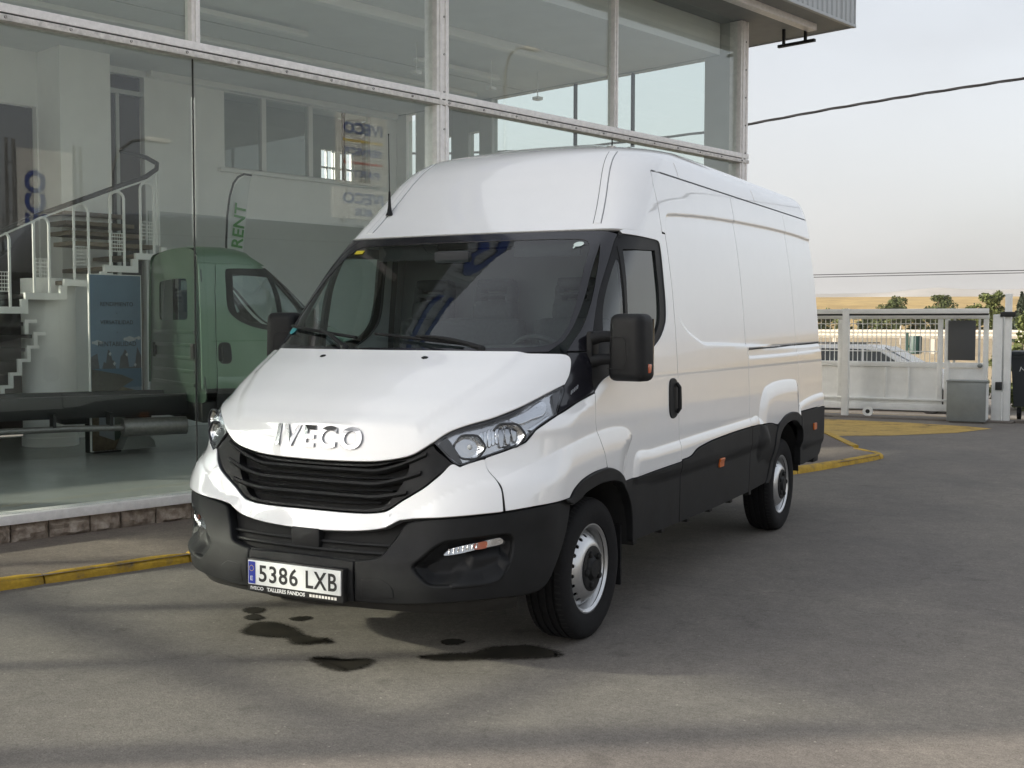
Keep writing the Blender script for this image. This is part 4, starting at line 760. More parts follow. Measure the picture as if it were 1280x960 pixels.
    for q, z in ((2.785, .675), (5.14, .727)):
        panel('side_marker', [(q - .042, z - .026, 1), (q + .042, z - .026, 1), (q + .042, z + .026, 1), (q - .042, z + .026, 1)], fQ(.016), 'orange', V, .02, mirror=True, flange=.014, rr=.004)
    return DD
# ------------------------------------------------------------------ the van
VAN = empty('delivery_van', (0, 0, 0)); tag(VAN, 'white high roof panel van with black bumpers parked beside the glass showroom', 'van')
DOORS = van_skin(VAN, 'paint')
# front roof cap, roof, rear
def grid_part(name, rows, material, parent, smooth=40):
    n = len(rows[0]); vs = [tuple(p) for r in rows for p in r]; fs = [(j * n + i, j * n + i + 1, (j + 1) * n + i + 1, (j + 1) * n + i) for j in range(len(rows) - 1) for i in range(n - 1)]
    me = bpy.data.meshes.new(name); me.from_pydata(vs, [], fs); me.update(); return link(name, me, material, parent, smooth)
def half_row(z, qend, n, off=0):
    Yf = float(prm(np.array(z))[0]); t = np.linspace(0, 1, n); q = Yf + (qend - Yf) * t; zz = 0 * q + z; x, y = S_q(q, zz); x[0] = 0; return np.stack([x, y, zz], -1)
def full_row(z, qend, n):
    h = half_row(z, qend, n); return np.concatenate([(h * [-1, 1, 1])[::-1], h[1:]])
capq = lambda z: float(np.interp(z, [2.03, 2.054, 2.14, 2.21, 2.32, 2.404], [1.886, 1.886, 1.874, 1.864, 1.824, 1.831]))
def skin_grid(name, rows, material, parent, ztop=2.60):
    """grid with analytic normals so that neighbouring pieces shade as one surface"""
    n = len(rows[0]); P = np.concatenate(rows); me = bpy.data.meshes.new(name)
    me.from_pydata(P.tolist(), [], [(j * n + i, j * n + i + 1, (j + 1) * n + i + 1, (j + 1) * n + i) for j in range(len(rows) - 1) for i in range(n - 1)]); me.update()
    o = link(name, me, material, parent); me.polygons.foreach_set('use_smooth', [True] * len(me.polygons))
    Nv = np.array([tuple(v.normal) for v in me.vertices]); q = np.abs(P[:, 0]) + P[:, 1]; A_ = _nrm(_plainQ, q, P[:, 2])[0]; A_[:, 0] *= np.where(P[:, 0] < 0, -1, 1); A_[np.abs(P[:, 0]) < 1e-4, 0] = 0
    if (A_ * Nv).sum() < 0: me.flip_normals(); Nv = -Nv
    t = np.clip((P[:, 2] - ztop + .03) / .03, 0, 1)[:, None]; t = np.maximum(t, (P[:, 1] > 4.2)[:, None] * 1.0); N_ = A_ * (1 - t) + Nv * t; me.normals_split_custom_set_from_vertices(N_.tolist()); return o
rows = []
lip = full_row(2.036, capq(2.036), 60)
grid_part('roof_lip', [lip + np.array([0, .05, -.010]), lip + np.array([0, .012, -.006]), lip + np.array([0, .002, -.001]), lip + np.array([0, 0, .004])], 'paint', VAN, 60)
for z in np.linspace(2.038, 2.404, 30): rows.append(full_row(z, capq(z), 60))
skin_grid('roof_cap', rows, 'paint', VAN)
def yrear(z): return float(np.interp(z, [2.40, 2.5, 2.56, 2.60, 2.625, 2.645, 2.655, 2.66], [4.47, 4.465, 4.455, 4.44, 4.42, 4.38, 4.30, 4.0]))
rows = []
for z in list(np.linspace(2.404, 2.56, 14)) + [2.575, 2.588, 2.60, 2.612, 2.625, 2.635, 2.645, 2.65, 2.655, 2.658, 2.66]:
    Wd = Wz(z); h = half_row(z, Wd + yrear(z), 90); rx = np.linspace(1, 0, 12)[1:]; rear_ = np.stack([Wd * rx, np.full(11, yrear(z)) + .02 * (1 - rx), np.full(11, z)], -1); hh = np.concatenate([h, rear_]); rows.append(np.concatenate([(hh * [-1, 1, 1])[::-1], hh[1:]]))
skin_grid('roof', rows, 'paint', VAN)
# raised strips running up the roof cap
for s in (1, -1):
    vs = []; fs = []; n = 22
    for i in range(n):
        t = i / (n - 1); z = 2.07 + (2.525 - 2.07) * t; xc = .735 - .125 * t
        for ox, oo in ((-.021, -.002), (-.018, .0045), (.018, .0045), (.021, -.002)): p, _ = surfF(s * xc + ox, z, oo); vs.append(tuple(p))
    for i in range(n - 1): fs += [(i * 4 + j, i * 4 + j + 1, (i + 1) * 4 + j + 1, (i + 1) * 4 + j) for j in range(3)]
    fs += [(3, 2, 1, 0), ((n - 1) * 4, (n - 1) * 4 + 1, (n - 1) * 4 + 2, (n - 1) * 4 + 3)]; MB().add(vs, fs).build('roof_strip', 'paint', VAN, 30)
    for e in (-1, 1):
        pts = [surfF(s * (.735 - .125 * i / 15) + e * .0225, 2.07 + .455 * i / 15, .0008)[0] for i in range(16)]; MB().tube(pts, .0015, 4).build('roof_seam', 'seam_grey', VAN)
# seam lines of the roof side
for s in (1, -1):
    z = 2.404; MB().tube([(s * (Wz(2.3) * 0 + surfQ(qy(y, 2.40), 2.405)[0].x), y, 2.407) for y in np.linspace(1.0, 4.45, 30)], .0024, 4).build('gutter_line', 'seam_grey', VAN)
    for y in (1.42, 3.0): MB().tube([(s * Wz(zz), y - .02 * (zz - 2.4), zz) for zz in np.linspace(2.41, 2.50, 6)], .0018, 4).build('roof_seam', 'alu_dirty', VAN)
# unseen dark blocks added behind the skin to stop light: engine bay, sills, load space; cab stays open behind the glass
rows = []
for z in np.linspace(.45, 1.36, 16):
    Yf, B_, W_, R_, R2_ = [float(a_) for a_ in prm(np.array(z))]; w = .64 if z < .86 else 1
    q = np.linspace(Yf, W_ + (-.42 if z < .86 else 1.1), 40); x, y = S_q(q, 0 * q + z); x[0] = 0
    h = np.stack([np.minimum(x * .97 - .02 * (x > .1), .64 if z < .86 else 9), y + .05, 0 * q + z], -1); rows.append(np.concatenate([(h * [-1, 1, 1])[::-1], h[1:]]))
grid_part('engine_bay_block', rows, 'shell', VAN)
mb = MB()
for z0_ in np.arange(.92, 2.42, .1): w_ = Wz(z0_ + .1) - .045; mb.box((-w_, 1.14, z0_), (w_, 4.43, z0_ + .1))
mb.box((-.64, .45, .42), (.64, 4.44, .92)).box((-.95, 1.06, .42), (.95, 2.72, .92)).box((-.95, 4.0, .50), (.95, 4.44, .92)).box((-.95, .46, .44), (.95, 1.06, .95))
mb.build('load_space_block', 'shell', VAN)
bx('underbody', (-.62, -.85, .26), (.62, 4.3, .46), 'underbody', VAN, .03)
for s in (1, -1):
    for yc in (-.065, 3.40):
        prof = []; vs = []
        for i in range(13):
            t = math.pi * i / 12; vs += [(s * .64, yc - .40 * math.cos(t), .40 + .40 * math.sin(t)), (s * .985, yc - .40 * math.cos(t), .40 + .40 * math.sin(t))]
        me = bpy.data.meshes.new('wheel_well'); me.from_pydata(vs, [], [(2 * i, 2 * i + 1, 2 * i + 3, 2 * i + 2) for i in range(12)] + [tuple(2 * i for i in range(13))]); link('wheel_well', me, 'shell', VAN, 60)
bx('front_axle', (-.7, -.14, .27), (.7, .02, .36), 'underbody', VAN, .02); bx('rear_axle', (-.7, 3.33, .27), (.7, 3.47, .40), 'underbody', VAN, .02)
# rear doors and bumper (hidden from the photo's side)
for s in (1, -1):
    zz_ = np.linspace(.60, 2.40, 10); pts_ = [(s * .006, .60)] + [(s * (Wz(z_) - .035), z_) for z_ in zz_] + [(s * .006, 2.40)]
    rd = MB().prism(pts_, .04, frame((0, 4.485, 0), (1, 0, 0), (0, 0, 1))).build('rear_door', 'paint', VAN)
    bx('tail_lamp', (.86 if s > 0 else -.95, 4.47, .95), (.95 if s > 0 else -.86, 4.50, 1.5), 'orange', VAN, .006)
bx('rear_bumper', (-.96, 4.40, .40), (.96, 4.56, .58), 'plastic_worn', VAN, .02)
# ---- black front bumper
bc = [(0, .318), (.15, .318), (.292, .320, 1), (.292, .400), (.292, .494, 1), (.15, .500), (0, .502)]
panel('bumper_centre', sym(bc), fF(.004), 'plastic_worn', VAN, .025, flange=.05, rr=.006)
bump = [(-.800, .322, 1), (-.641, .323), (-.504, .329), (-.374, .338), (-.068, .350), (.279, .352), (.375, .376), (.455, .454), (.545, .573), (.592, .700), (.575, .735, 1)] + [(q, z - .004) for q, z in WHITE_LOW] + [(-.505, .660), (-.550, .612), (-.620, .552), (-.662, .522), (-.728, .506), (-.800, .497, 1)]
fog = [(-.490, .490), (-.440, .530), (-.361, .578), (-.289, .604), (-.10, .620), (.085, .628), (.130, .600), (.118, .527), (.060, .458), (-.070, .427), (-.25, .415), (-.384, .412), (-.440, .435)]
BC = panel('bumper_corner', bump, fQ(.006, False), 'plastic_worn', VAN, .022, holes=[fog], mirror=True, flange=.05, rr=.013, gap=.006)
def fRec(a, b):
    d = sdist(fog, a, b); P = _plainQ(a, b); n, _, _ = _nrm(_plainQ, a, b)
    dep = -.010 - .055 * sstep(d - .02, .035) + .030 * sstep(sdist([(-.30, .40), (.02, .40), (.10, .50), (.06, .555), (-.14, .55), (-.16, .50), (-.24, .46)], a, b), .03)
    return P + n * dep[..., None]
fr_ = panel('fog_recess', fog, fRec, 'plastic', BC, .012, mirror=True, gap=-.012)
fl = [(-.315, .546), (-.275, .574), (-.129, .593), (.055, .608), (.082, .592), (.070, .578), (-.100, .564), (-.221, .550)]
panel('fog_lamp', fl, fQ(-.018, False), 'lens', BC, .02, mirror=True, flange=.006); panel('lamp_reflector', fl, fQ(-.034, False), 'lamp_satin', BC, .015, mirror=True, flange=.006)
panel('indicator', [(-.12, .566), (-.12, .590), (-.04, .598), (-.04, .570)], fQ(-.026, False), 'amber', BC, .015, mirror=True, flange=.006)
for i in range(7):
    q = -.28 + .028 * i; o = MB().tube([surfQ(q, .552 + .0035 * i, -.028)[0], surfQ(q + .004, .572 + .0035 * i, -.028)[0]], .004, 5).build('reflector_rib', 'lamp_chrome', BC[0]); mirrored(o, BC[1])
# foot-step panel shapes at the lower inner corners
panel('bumper_inset', [(-.765, .345, 1), (-.66, .345), (-.585, .352, 1), (-.60, .40), (-.655, .43, 1), (-.765, .425, 1)], fQ(.0085), 'plastic_worn', BC, .03, mirror=True, flange=.006, rr=.003)
# opening under the strip: backing, slats, sensor block
op = sym([(0, .496), (.30, .492), (.37, .502), (.42, .535), (.49, .612), (.53, .665), (.47, .672), (.40, .640), (.30, .624), (.137, .610), (0, .606)])
ob = panel('lower_grille', op, fF(-.085), 'shell', VAN, .03)
for k, z in enumerate((.545, .578)):
    pts = [surfF(x, z, -.036)[0] for x in np.linspace(-.44 - .03 * k, .44 + .03 * k, 25)]; MB().tube(pts, .0085, 6).build('lower_slat', 'plastic_worn', ob)
vs = []
for i in range(25):
    x = -.42 + .84 * i / 24
    for z, o in ((.488, -.004), (.505, -.012), (.518, -.085)): vs.append(tuple(surfF(x, z, o)[0]))
MB().add(vs, [(i * 3 + j, i * 3 + j + 1, (i + 1) * 3 + j + 1, (i + 1) * 3 + j) for i in range(24) for j in range(2)]).build('bumper_ledge', 'plastic_worn', ob, 40)
MB().box((-.080, -1.068, .512), (.080, -.97, .618), .012).build('sensor_block', 'plastic', VAN)
vs = []
for i in range(41):
    x = -.93 + 1.86 * i / 40
    for z, o in ((.335, -.02), (.27, -.05), (.24, -.10)): vs.append(tuple(surfF(x, z, o)[0]))
MB().add(vs, [(i * 3 + j, i * 3 + j + 1, (i + 1) * 3 + j + 1, (i + 1) * 3 + j) for i in range(40) for j in range(2)]).build('lower_valance', 'underbody', VAN, 40)
# ---- headlamps
for s, nm in ((1, 0), (-1, 1)):
    H = empty('headlamp'); H.parent = VAN
    def hp(name, poly, off, m, **k):
        o = panel(name, poly, fQ(off, False), m, H, **k)
        if s < 0: o.data.transform(Matrix.Scale(-1, 4, (1, 0, 0))); o.data.flip_normals()
        return o
    hp('lens_cover', HEAD, -.001, 'lens', step=.04, flange=.006); hp('housing', HEAD, -.045, 'lamp_grey', step=.03, gap=-.004)
    hp('lamp_rim', HEAD, -.003, 'gloss_black', step=.03, holes=[list(map(tuple, inset(curve(HEAD, .03), .006)))], flange=.022, gap=.001)
    def dish(q, z, r, dep, tilt=.0, name='reflector', sq=1.0):
        p, n = surfQ(q, z, -dep); d = (Vector((.18, -1, 0)) * .55 + n * .45).normalized(); rt = d.cross(Vector((0, 0, 1))).normalized(); up = rt.cross(d); vs = []; fs = []; nr, na = 7, 24
        for i in range(nr + 1):
            rr_ = r * i / nr
            for k in range(na):
                t = 2 * math.pi * k / na; fac_ = 1 + .04 * math.cos(6 * t); vs.append(p + rt * (rr_ * fac_ * sq * math.cos(t)) + up * (rr_ * fac_ * math.sin(t)) - d * (.026 * (1 - (i / nr) ** 2)))
        fs = [(i * na + k, i * na + (k + 1) % na, (i + 1) * na + (k + 1) % na, (i + 1) * na + k) for i in range(nr) for k in range(na)]
        ring_ = MB().tube([vs[nr * na + k] + d * .002 for k in range(na)] + [vs[nr * na] + d * .002], .0055, 6).build('reflector_ring', 'lamp_grey', H, 60)
        o = MB().add(vs, fs).build(name, 'lamp_chrome', H, 40); b_ = MB().ball(p - d * .010, .012, 8).build('bulb', 'plate_white', H)
        if s < 0:
            for c in (o, b_, ring_): c.data.transform(Matrix.Scale(-1, 4, (1, 0, 0))); c.data.flip_normals()
    dish(-.118, .998, .054, .010, sq=1.25); dish(.135, 1.045, .054, .010, sq=1.35)
    hp('reflector_plate', [tuple(p_) for p_ in inset(curve(HEAD, .03), .004)], -.022, 'lamp_satin', step=.025)
    hp('light_tube', [(.16, 1.118, 1), (.30, 1.150), (.43, 1.186), (.46, 1.165), (.42, 1.135), (.33, 1.118), (.22, 1.098)], -.008, 'lamp_chrome', step=.02, flange=.02, rr=.008)
    hp('indicator_tube', [(.28, 1.072), (.38, 1.105), (.45, 1.125), (.44, 1.105), (.36, 1.085), (.30, 1.064)], -.010, 'lamp_chrome', step=.02, flange=.015, rr=.006)
    for k in range(3): hp('lamp_bezel', [(.075 + .045 * k, .995 + .012 * k), (.097 + .045 * k, 1.0 + .012 * k), (.10 + .045 * k, 1.05 + .012 * k), (.085 + .045 * k, 1.075 + .012 * k), (.068 + .045 * k, 1.05 + .012 * k)], -.007, 'chrome', step=.012, rr=.005, flange=.015)
    hp('end_trim', [(.52, 1.212, 1), (.60, 1.238, 1), (.560, 1.172), (.508, 1.130, 1)], -.010, 'gloss_black', step=.03)
    hp('inner_bezel', [(-.305, 1.008, 1), (-.25, 1.035), (-.215, 1.00), (-.185, .955), (-.165, .928), (-.20, .932), (-.258, .968)], -.006, 'lamp_grey', step=.02)
    for k in range(9): hp('lamp_flute', [(-.05 + .026 * k, .985 + .0065 * k), (-.034 + .026 * k, .988 + .0065 * k), (-.030 + .026 * k, 1.065 + .006 * k), (-.046 + .026 * k, 1.062 + .006 * k)], -.014 - .004 * (k % 2), 'lamp_chrome', step=.012, rr=.005, flange=.01)
# ---- badge, plate, stickers, jets, wipers, antenna
me = text_mesh('IVECO', .118, extrude=.005, bold=.0030, spacing=1.22); xs_ = [v_.co.x for v_ in me.vertices]; wd = max(xs_) - min(xs_); cx_ = (max(xs_) + min(xs_)) / 2; ys_ = [v_.co.y for v_ in me.vertices]; cy_ = (max(ys_) + min(ys_)) / 2; hy_ = max(ys_) - min(ys_)
for v_ in me.vertices:
    p, n = surfF((v_.co.x - cx_) * .485 / wd, 1.014 + (v_.co.y - cy_) * .094 / hy_, .015 + v_.co.z); v_.co = p
link('badge_letters', me, 'chrome', VAN)
PL = empty('number_plate', (0, -1.138, .405)); PL.parent = VAN
bx('plate_holder', (-.268, -.006, -.088), (.268, .03, .062), 'ink', PL, .004); bx('plate', (-.26, -.013, -.055), (.26, -.0062, .055), 'plate_white', PL, .003); bx('euro_band', (-.255, -.0152, -.050), (-.217, -.0131, .050), 'plate_blue', PL)
PF = lambda x, z, y=-.0155: frame((x, y, z), (1, 0, 0), (0, 0, 1))
def fit_text(name, txt, x0, x1, z, h, m, par, y=-.0138, bold=.0016, sp=1.0):
    me = text_mesh(txt, .1, extrude=.0006, bold=bold, spacing=sp); X = [v.co.x for v in me.vertices]; Y = [v.co.y for v in me.vertices]
    for v in me.vertices: v.co = Vector((x0 + (v.co.x - min(X)) / (max(X) - min(X)) * (x1 - x0), y - v.co.z, z + (v.co.y - (max(Y) + min(Y)) / 2) / (max(Y) - min(Y)) * h))
    return link(name, me, m, par)
fit_text('plate_digits', '5386', -.195, .025, 0, .078, 'ink', PL, sp=1.12); fit_text('plate_letters', 'LXB', .070, .240, 0, .078, 'ink', PL, sp=1.12)
fit_text('country_letter', 'E', -.243, -.229, -.026, .02, 'white_print', PL, y=-.0162, bold=.001)
for k in range(12): MB().lathe([(-.0166, .0001), (-.0166, .0022)], 6, 'y', (-.236 + .0125 * math.cos(k * math.pi / 6), 0, .02 + .0125 * math.sin(k * math.pi / 6))).build('star', 'sign_yellow', PL)
fit_text('holder_words', 'IVECO', -.25, -.175, -.072, .015, 'white_print', PL, y=-.0068, bold=.002); fit_text('holder_words', 'TALLERES FANDOS', -.155, .06, -.072, .017, 'white_print', PL, y=-.0068, bold=.002)
for i in range(9): bx('holder_mark', (.085 + .017 * i, -.0075, -.078), (.097 + .017 * i, -.006, -.066), 'alu_dirty', PL)
def decal(name, x, z, rx, rz, m, off=.001, n=18):
    vs = [tuple(surfF(x + rx * math.cos(2 * math.pi * k / n), z + rz * math.sin(2 * math.pi * k / n), off)[0]) for k in range(n)]; me = bpy.data.meshes.new(name); me.from_pydata(vs, [], [tuple(range(n))]); return link(name, me, m, VAN)
decal('sticker', .700, 1.952, .028, .014, 'sticker_pale'); decal('sticker', .684, 1.936, .006, .008, 'sticker_pale'); 
panel('sticker', [(-.725, 1.938, 1), (-.665, 1.938, 1), (-.665, 1.958, 1), (-.725, 1.958, 1)], fF(.001), 'sticker_yellow', VAN, .03, gap=0, flange=.002, rr=0)
decal('sticker', -.775, 1.50, .035, .022, 'sticker_teal')
for s in (1, -1): 
    p, n = surfF(s * .298, 1.356, .012); MB().ball(p, .024, 8, (1.0, .8, .6)).build('washer_jet', 'plastic', VAN)
def wiper(x0, x1, z0, z1, ex):
    W = empty('wiper'); W.parent = VAN; a = surfF(x0, 1.402, .012)[0]; arm = [surfF(x0 + (ex - x0) * t, 1.402 + (z1 * .6 + z0 * .4 - 1.402) * t, .020 + .02 * math.sin(math.pi * t))[0] for t in np.linspace(0, 1, 8)]
    MB().tube(arm, [.014, .013, .011, .010, .009, .008, .007, .006], 8).ball(a, .022, 8).build('arm', 'plastic', W)
    bl = [surfF(x1 + (ex * 2 - x1 - x1) * t, z1 + (z0 - z1) * t, .012)[0] for t in np.linspace(0, 1, 14)]
    MB().tube(bl, .009, 6).build('blade', 'plastic', W)
wiper(-.22, -.80, 1.455, 1.515, -.50); wiper(.53, -.10, 1.430, 1.475, .16)
p, n = surfF(-.676, 2.186, 0); AN = empty('antenna'); AN.parent = VAN
MB().lathe([(-.004, .024), (.004, .022), (.02, .015), (.05, .010), (.14, .006)], 12, 'z', tuple(p)).build('antenna_base', 'plastic', AN); q_ = p + Vector((0, .0, .12)); MB().tube([q_, q_ + Vector((-.012, .01, .36))], [.0035, .0022], 6).ball(q_ + Vector((-.012, .01, .36)), .005, 6).build('antenna_rod', 'plastic', AN)
# faint model marking on the black trim, small bright strokes
for s in (1, -1):
    for k in range(5):
        q = .665 + .016 * k; p0_, n = surfQ(q, 1.205 + .006 * k, .0005); p1_, _ = surfQ(q + .010, 1.222 + .006 * k, .0005)
        o = MB().tube([p0_, p1_], .0022, 4).build('trim_mark', 'steel', VAN)
        if s < 0: o.data.transform(Matrix.Scale(-1, 4, (1, 0, 0))); o.data.flip_normals()
# ---- mirrors
for s in (1, -1):
    MI = empty('door_mirror'); MI.parent = VAN
    bm = bmesh.new(); bmesh.ops.create_cube(bm, size=1)
    for v_ in bm.verts: v_.co = Vector((v_.co.x * (.205 - .02 * (v_.co.z > 0)), v_.co.y * .13, v_.co.z * .325))
    bmesh.ops.bevel(bm, geom=bm.edges[:], offset=.042, segments=5, affect='EDGES', profile=.55)
    for v_ in bm.verts:
        bulge = max(0, -v_.co.y) * .25 * math.cos(v_.co.x * 10); v_.co.y -= bulge * .6; v_.co.x += .02 * (v_.co.z < -.1) * 0
    rot = Matrix.Translation((1.138, .0, 1.422)) @ Matrix.Rotation(R(-8), 4, 'Z'); bmesh.ops.transform(bm, matrix=rot, verts=bm.verts[:]); me = bpy.data.meshes.new('mirror_housing'); bm.to_mesh(me); bm.free()
    parts = [link('mirror_housing', me, 'plastic', MI, 60)]
    mb = MB()
    for z in (1.475, 1.365): mb.tube([(.955, -.06, z - .012), (1.0, -.05, z), (1.06, -.02, z), (1.10, .0, z)], [.034, .030, .026, .026], 10)
    parts.append(mb.build('mirror_arm', 'plastic', MI, 50))
    parts.append(MB().box((.935, -.085, 1.345), (.968, .0, 1.50), .012).build('mirror_base', 'plastic', MI))
    for nm_, b0_, b1_ in (('mirror_groove', (1.052, -.085, 1.35), (1.056, -.062, 1.49)), ):
        pass
    gl_ = MB(); ln = [(1.045, -.0885, 1.475), (1.13, -.098, 1.472), (1.145, -.096, 1.455), (1.15, -.096, 1.36), (1.135, -.097, 1.322), (1.05, -.087, 1.322)]; gl_.tube(ln, .0022, 4); parts.append(gl_.build('mirror_seam', 'shell', MI))
    parts.append(MB().box((1.224, -.03, 1.30), (1.240, .018, 1.345), .006).build('mirror_indicator', 'amber', MI))
    parts.append(MB().box((1.05, .066, 1.29), (1.225, .072, 1.56)).build('mirror_glass', 'chrome', MI))
    if s < 0:
        for o in parts: o.data.transform(Matrix.Translation((.125, .05, .015)) @ Matrix.Scale(-1, 4, (1, 0, 0))); o.data.flip_normals()
# ---- wheels
def make_wheel(name):
    Wn = empty(name)
    pr = [(-.075, .205), (-.098, .222), (-.108, .255), (-.110, .290), (-.104, .318), (-.094, .334), (-.078, .342)]
    tread = []
    for g in (-.058, -.020, .020, .058): tread += [(g - .007, .3455), (g - .005, .337), (g + .005, .337), (g + .007, .3455)]
    prof = pr + tread + [(-a, r) for a, r in reversed(pr)]
    MB().lathe(prof, 72, 'x').build('tyre', 'rubber', Wn, 35)
    mb = MB()
    for k in range(72):
        t = 2 * math.pi * k / 72
        for sgn in (-1, 1):
            a0 = .066 * sgn; mb.add([(a0, .3462 * math.cos(t), .3462 * math.sin(t)), (.092 * sgn, .3375 * math.cos(t + .02), .3375 * math.sin(t + .02)), (.092 * sgn, .3375 * math.cos(t + .045), .3375 * math.sin(t + .045)), (a0, .3462 * math.cos(t + .03), .3462 * math.sin(t + .03))], [(0, 1, 2, 3)])
    tag(mb.build('tread_blocks', 'shell', Wn, None), kind='stuff')
    MB().lathe([(.082, .200), (.093, .212), (.093, .2205), (.085, .222), (.080, .214), (.070, .203), (.045, .196), (.02, .190), (.0, .186), (-.08, .186)], 72, 'x').build('rim', 'steel', Wn, 40)
    # disc with a ring of slots
    def fD(a, b): r = np.hypot(a, b); return np.stack([.102 - .066 * np.clip((r - .108) / .081, 0, 2) ** 1.9, a, b], -1)
    ring = lambda r, n: [(r * math.cos(2 * math.pi * k / n), r * math.sin(2 * math.pi * k / n)) for k in range(n)]
    holes = [ring(.108, 36)]
    for k in range(20):
        t = 2 * math.pi * k / 20; c, s_ = math.cos(t), math.sin(t); holes.append([((.163 + .0095 * math.cos(u)) * c - .0125 * math.sin(u) * s_, (.163 + .0095 * math.cos(u)) * s_ + .0125 * math.sin(u) * c) for u in np.linspace(0, 2 * math.pi, 9)[:-1]])
    panel('wheel_disc', ring(.1885, 72), fD, 'steel', Wn, .012, holes=holes, flange=.006, gap=0, rr=.0015, bstep=.008)
    MB().lathe([(-.01, .1), (-.01, .187)], 40, 'x').build('brake_disc', 'shell', Wn)
    MB().lathe([(.090, .112), (.106, .110), (.109, .102), (.104, .060), (.110, .052), (.122, .044), (.124, .0005)], 36, 'x').build('hub_cap', 'plastic', Wn, 40)
    for k in range(5): t = 2 * math.pi * k / 5 + .3; MB().lathe([(.100, .017), (.116, .017), (.121, .012), (.121, .0004)], 10, 'x', (0, .080 * math.cos(t), .080 * math.sin(t))).build('wheel_bolt', 'shell', Wn, 40)
    return Wn
w0 = make_wheel('wheel'); w0.parent = VAN; w0.location = (.862, -.065, .343); w0.rotation_euler = (.4, 0, 0)
for (x, y, a) in ((.862, 3.40, 1.1), (-.862, -.065, .2), (-.862, 3.40, .8)):
    w = copy_tree(w0, VAN); w.location = (x, y, .343); w.rotation_euler = (a, 0, math.pi if x < 0 else 0)
# mud flap and bits under the sill
bx('mud_flap', (.74, .30, .19), (.96, .315, .50), 'rubber', VAN); bx('mud_flap', (-.96, .30, .19), (-.74, .315, .50), 'rubber', VAN)
for y in np.arange(.5, 2.7, .42): bx('sill_bracket', (.80, y, .36), (.95, y + .05, .42), 'underbody', VAN, .006)
# ---- cab interior
rows = []
dash = MB(); nx = 25
for i in range(nx):
    x = -.86 + 1.72 * i / (nx - 1); yb = float(yfront(np.array(x), np.array(1.42))); vs = None
    rows.append([(x, yb + .03, 1.385), (x, yb + .10, 1.39), (x, .22, 1.375), (x, .30, 1.34), (x, .33, 1.20), (x, .30, .95), (x, .40, .70)])
grid_part('dashboard', rows, 'interior', VAN)
bx('instrument_hood', (.22, .14, 1.36), (.60, .34, 1.425), 'interior', VAN, .025)
MB().prism([(s_ * (Wz(z_) - .05), z_) for s_, z_ in [(-1, 2.0), (-1, 1.8), (-1, 1.6), (-1, 1.2), (-1, .72), (1, .72), (1, 1.2), (1, 1.6), (1, 1.8), (1, 2.0)]], .04, frame((0, 1.13, 0), (1, 0, 0), (0, 0, 1))).build('bulkhead', 'interior_light', VAN); bx('cab_floor', (-.9, .3, .66), (.9, 1.1, .70), 'interior', VAN)
rows = [[(x, y, 2.015 - .02 * (x / .86) ** 2) for x in np.linspace(-.88, .88, 9)] for y in (.46, .7, .9, 1.12)]; grid_part('headliner', rows, 'interior_light', VAN)
def seat(x, w, parent):
    S_ = empty('seat', (x, .56, .70)); S_.parent = parent
    MB().box((-w / 2, -.22, .16), (w / 2, .26, .34), .05).build('cushion', 'seat', S_, 60); rot = Matrix.Translation((0, .28, .30)) @ Matrix.Rotation(R(-10), 4, 'X')
    MB().box((-w / 2, -.07, 0), (w / 2, .07, .58), .06, rot).build('backrest', 'seat', S_, 60)
    for hx in ((0,) if w < .6 else (-.22, .22)):
        MB().box((hx - .14, -.05, .56), (hx + .14, .05, .685), .035, rot).box((hx - .135, -.045, .66), (hx - .075, .045, .775), .025, rot).box((hx + .075, -.045, .66), (hx + .135, .045, .775), .025, rot).box((hx - .125, -.045, .705), (hx + .125, .045, .73), .01, rot).box((hx - .125, -.05, .75), (hx + .125, .05, .82), .032, rot).build('headrest', 'seat', S_, 60)
    return S_
seat(.40, .50, VAN); seat(-.36, .86, VAN)
SW = empty('steering_wheel', (.45, .40, 1.30)); SW.parent = VAN; SW.rotation_euler = (R(-62), 0, 0)
MB().tube([(.19 * math.cos(2 * math.pi * k / 32), .19 * math.sin(2 * math.pi * k / 32), 0) for k in range(33)], .015, 8).build('rim', 'interior', SW, 60)
MB().box((-.06, -.07, -.03), (.06, .05, .012), .02).box((-.18, -.02, -.012), (.18, .02, .004)).box((-.02, -.18, -.012), (.02, 0, .004)).build('hub', 'interior', SW, 50)
MB().box((-.11, .20, 1.86), (.11, .24, 1.93), .02).build('rear_view_mirror', 'interior', VAN)
for s in (1, -1): MB().box((s * .45 - .2, .46, 1.90), (s * .45 + .2, .475, 1.985), .005).build('sun_visor', 'interior', VAN)
# ------------------------------------------------------------------ fascia lettering (seen mirrored in the windscreen)
for k, (ch, s_) in enumerate(zip('IVECO', (-2.05, -1.15, -.05, 1.03, 2.12))):
    text('fascia_letter', ch, .98, frame((s_, -.935, 5.86), (1, 0, 0), (0, 0, 1)), 'sign_blue', B, extrude=.012, bold=.035)
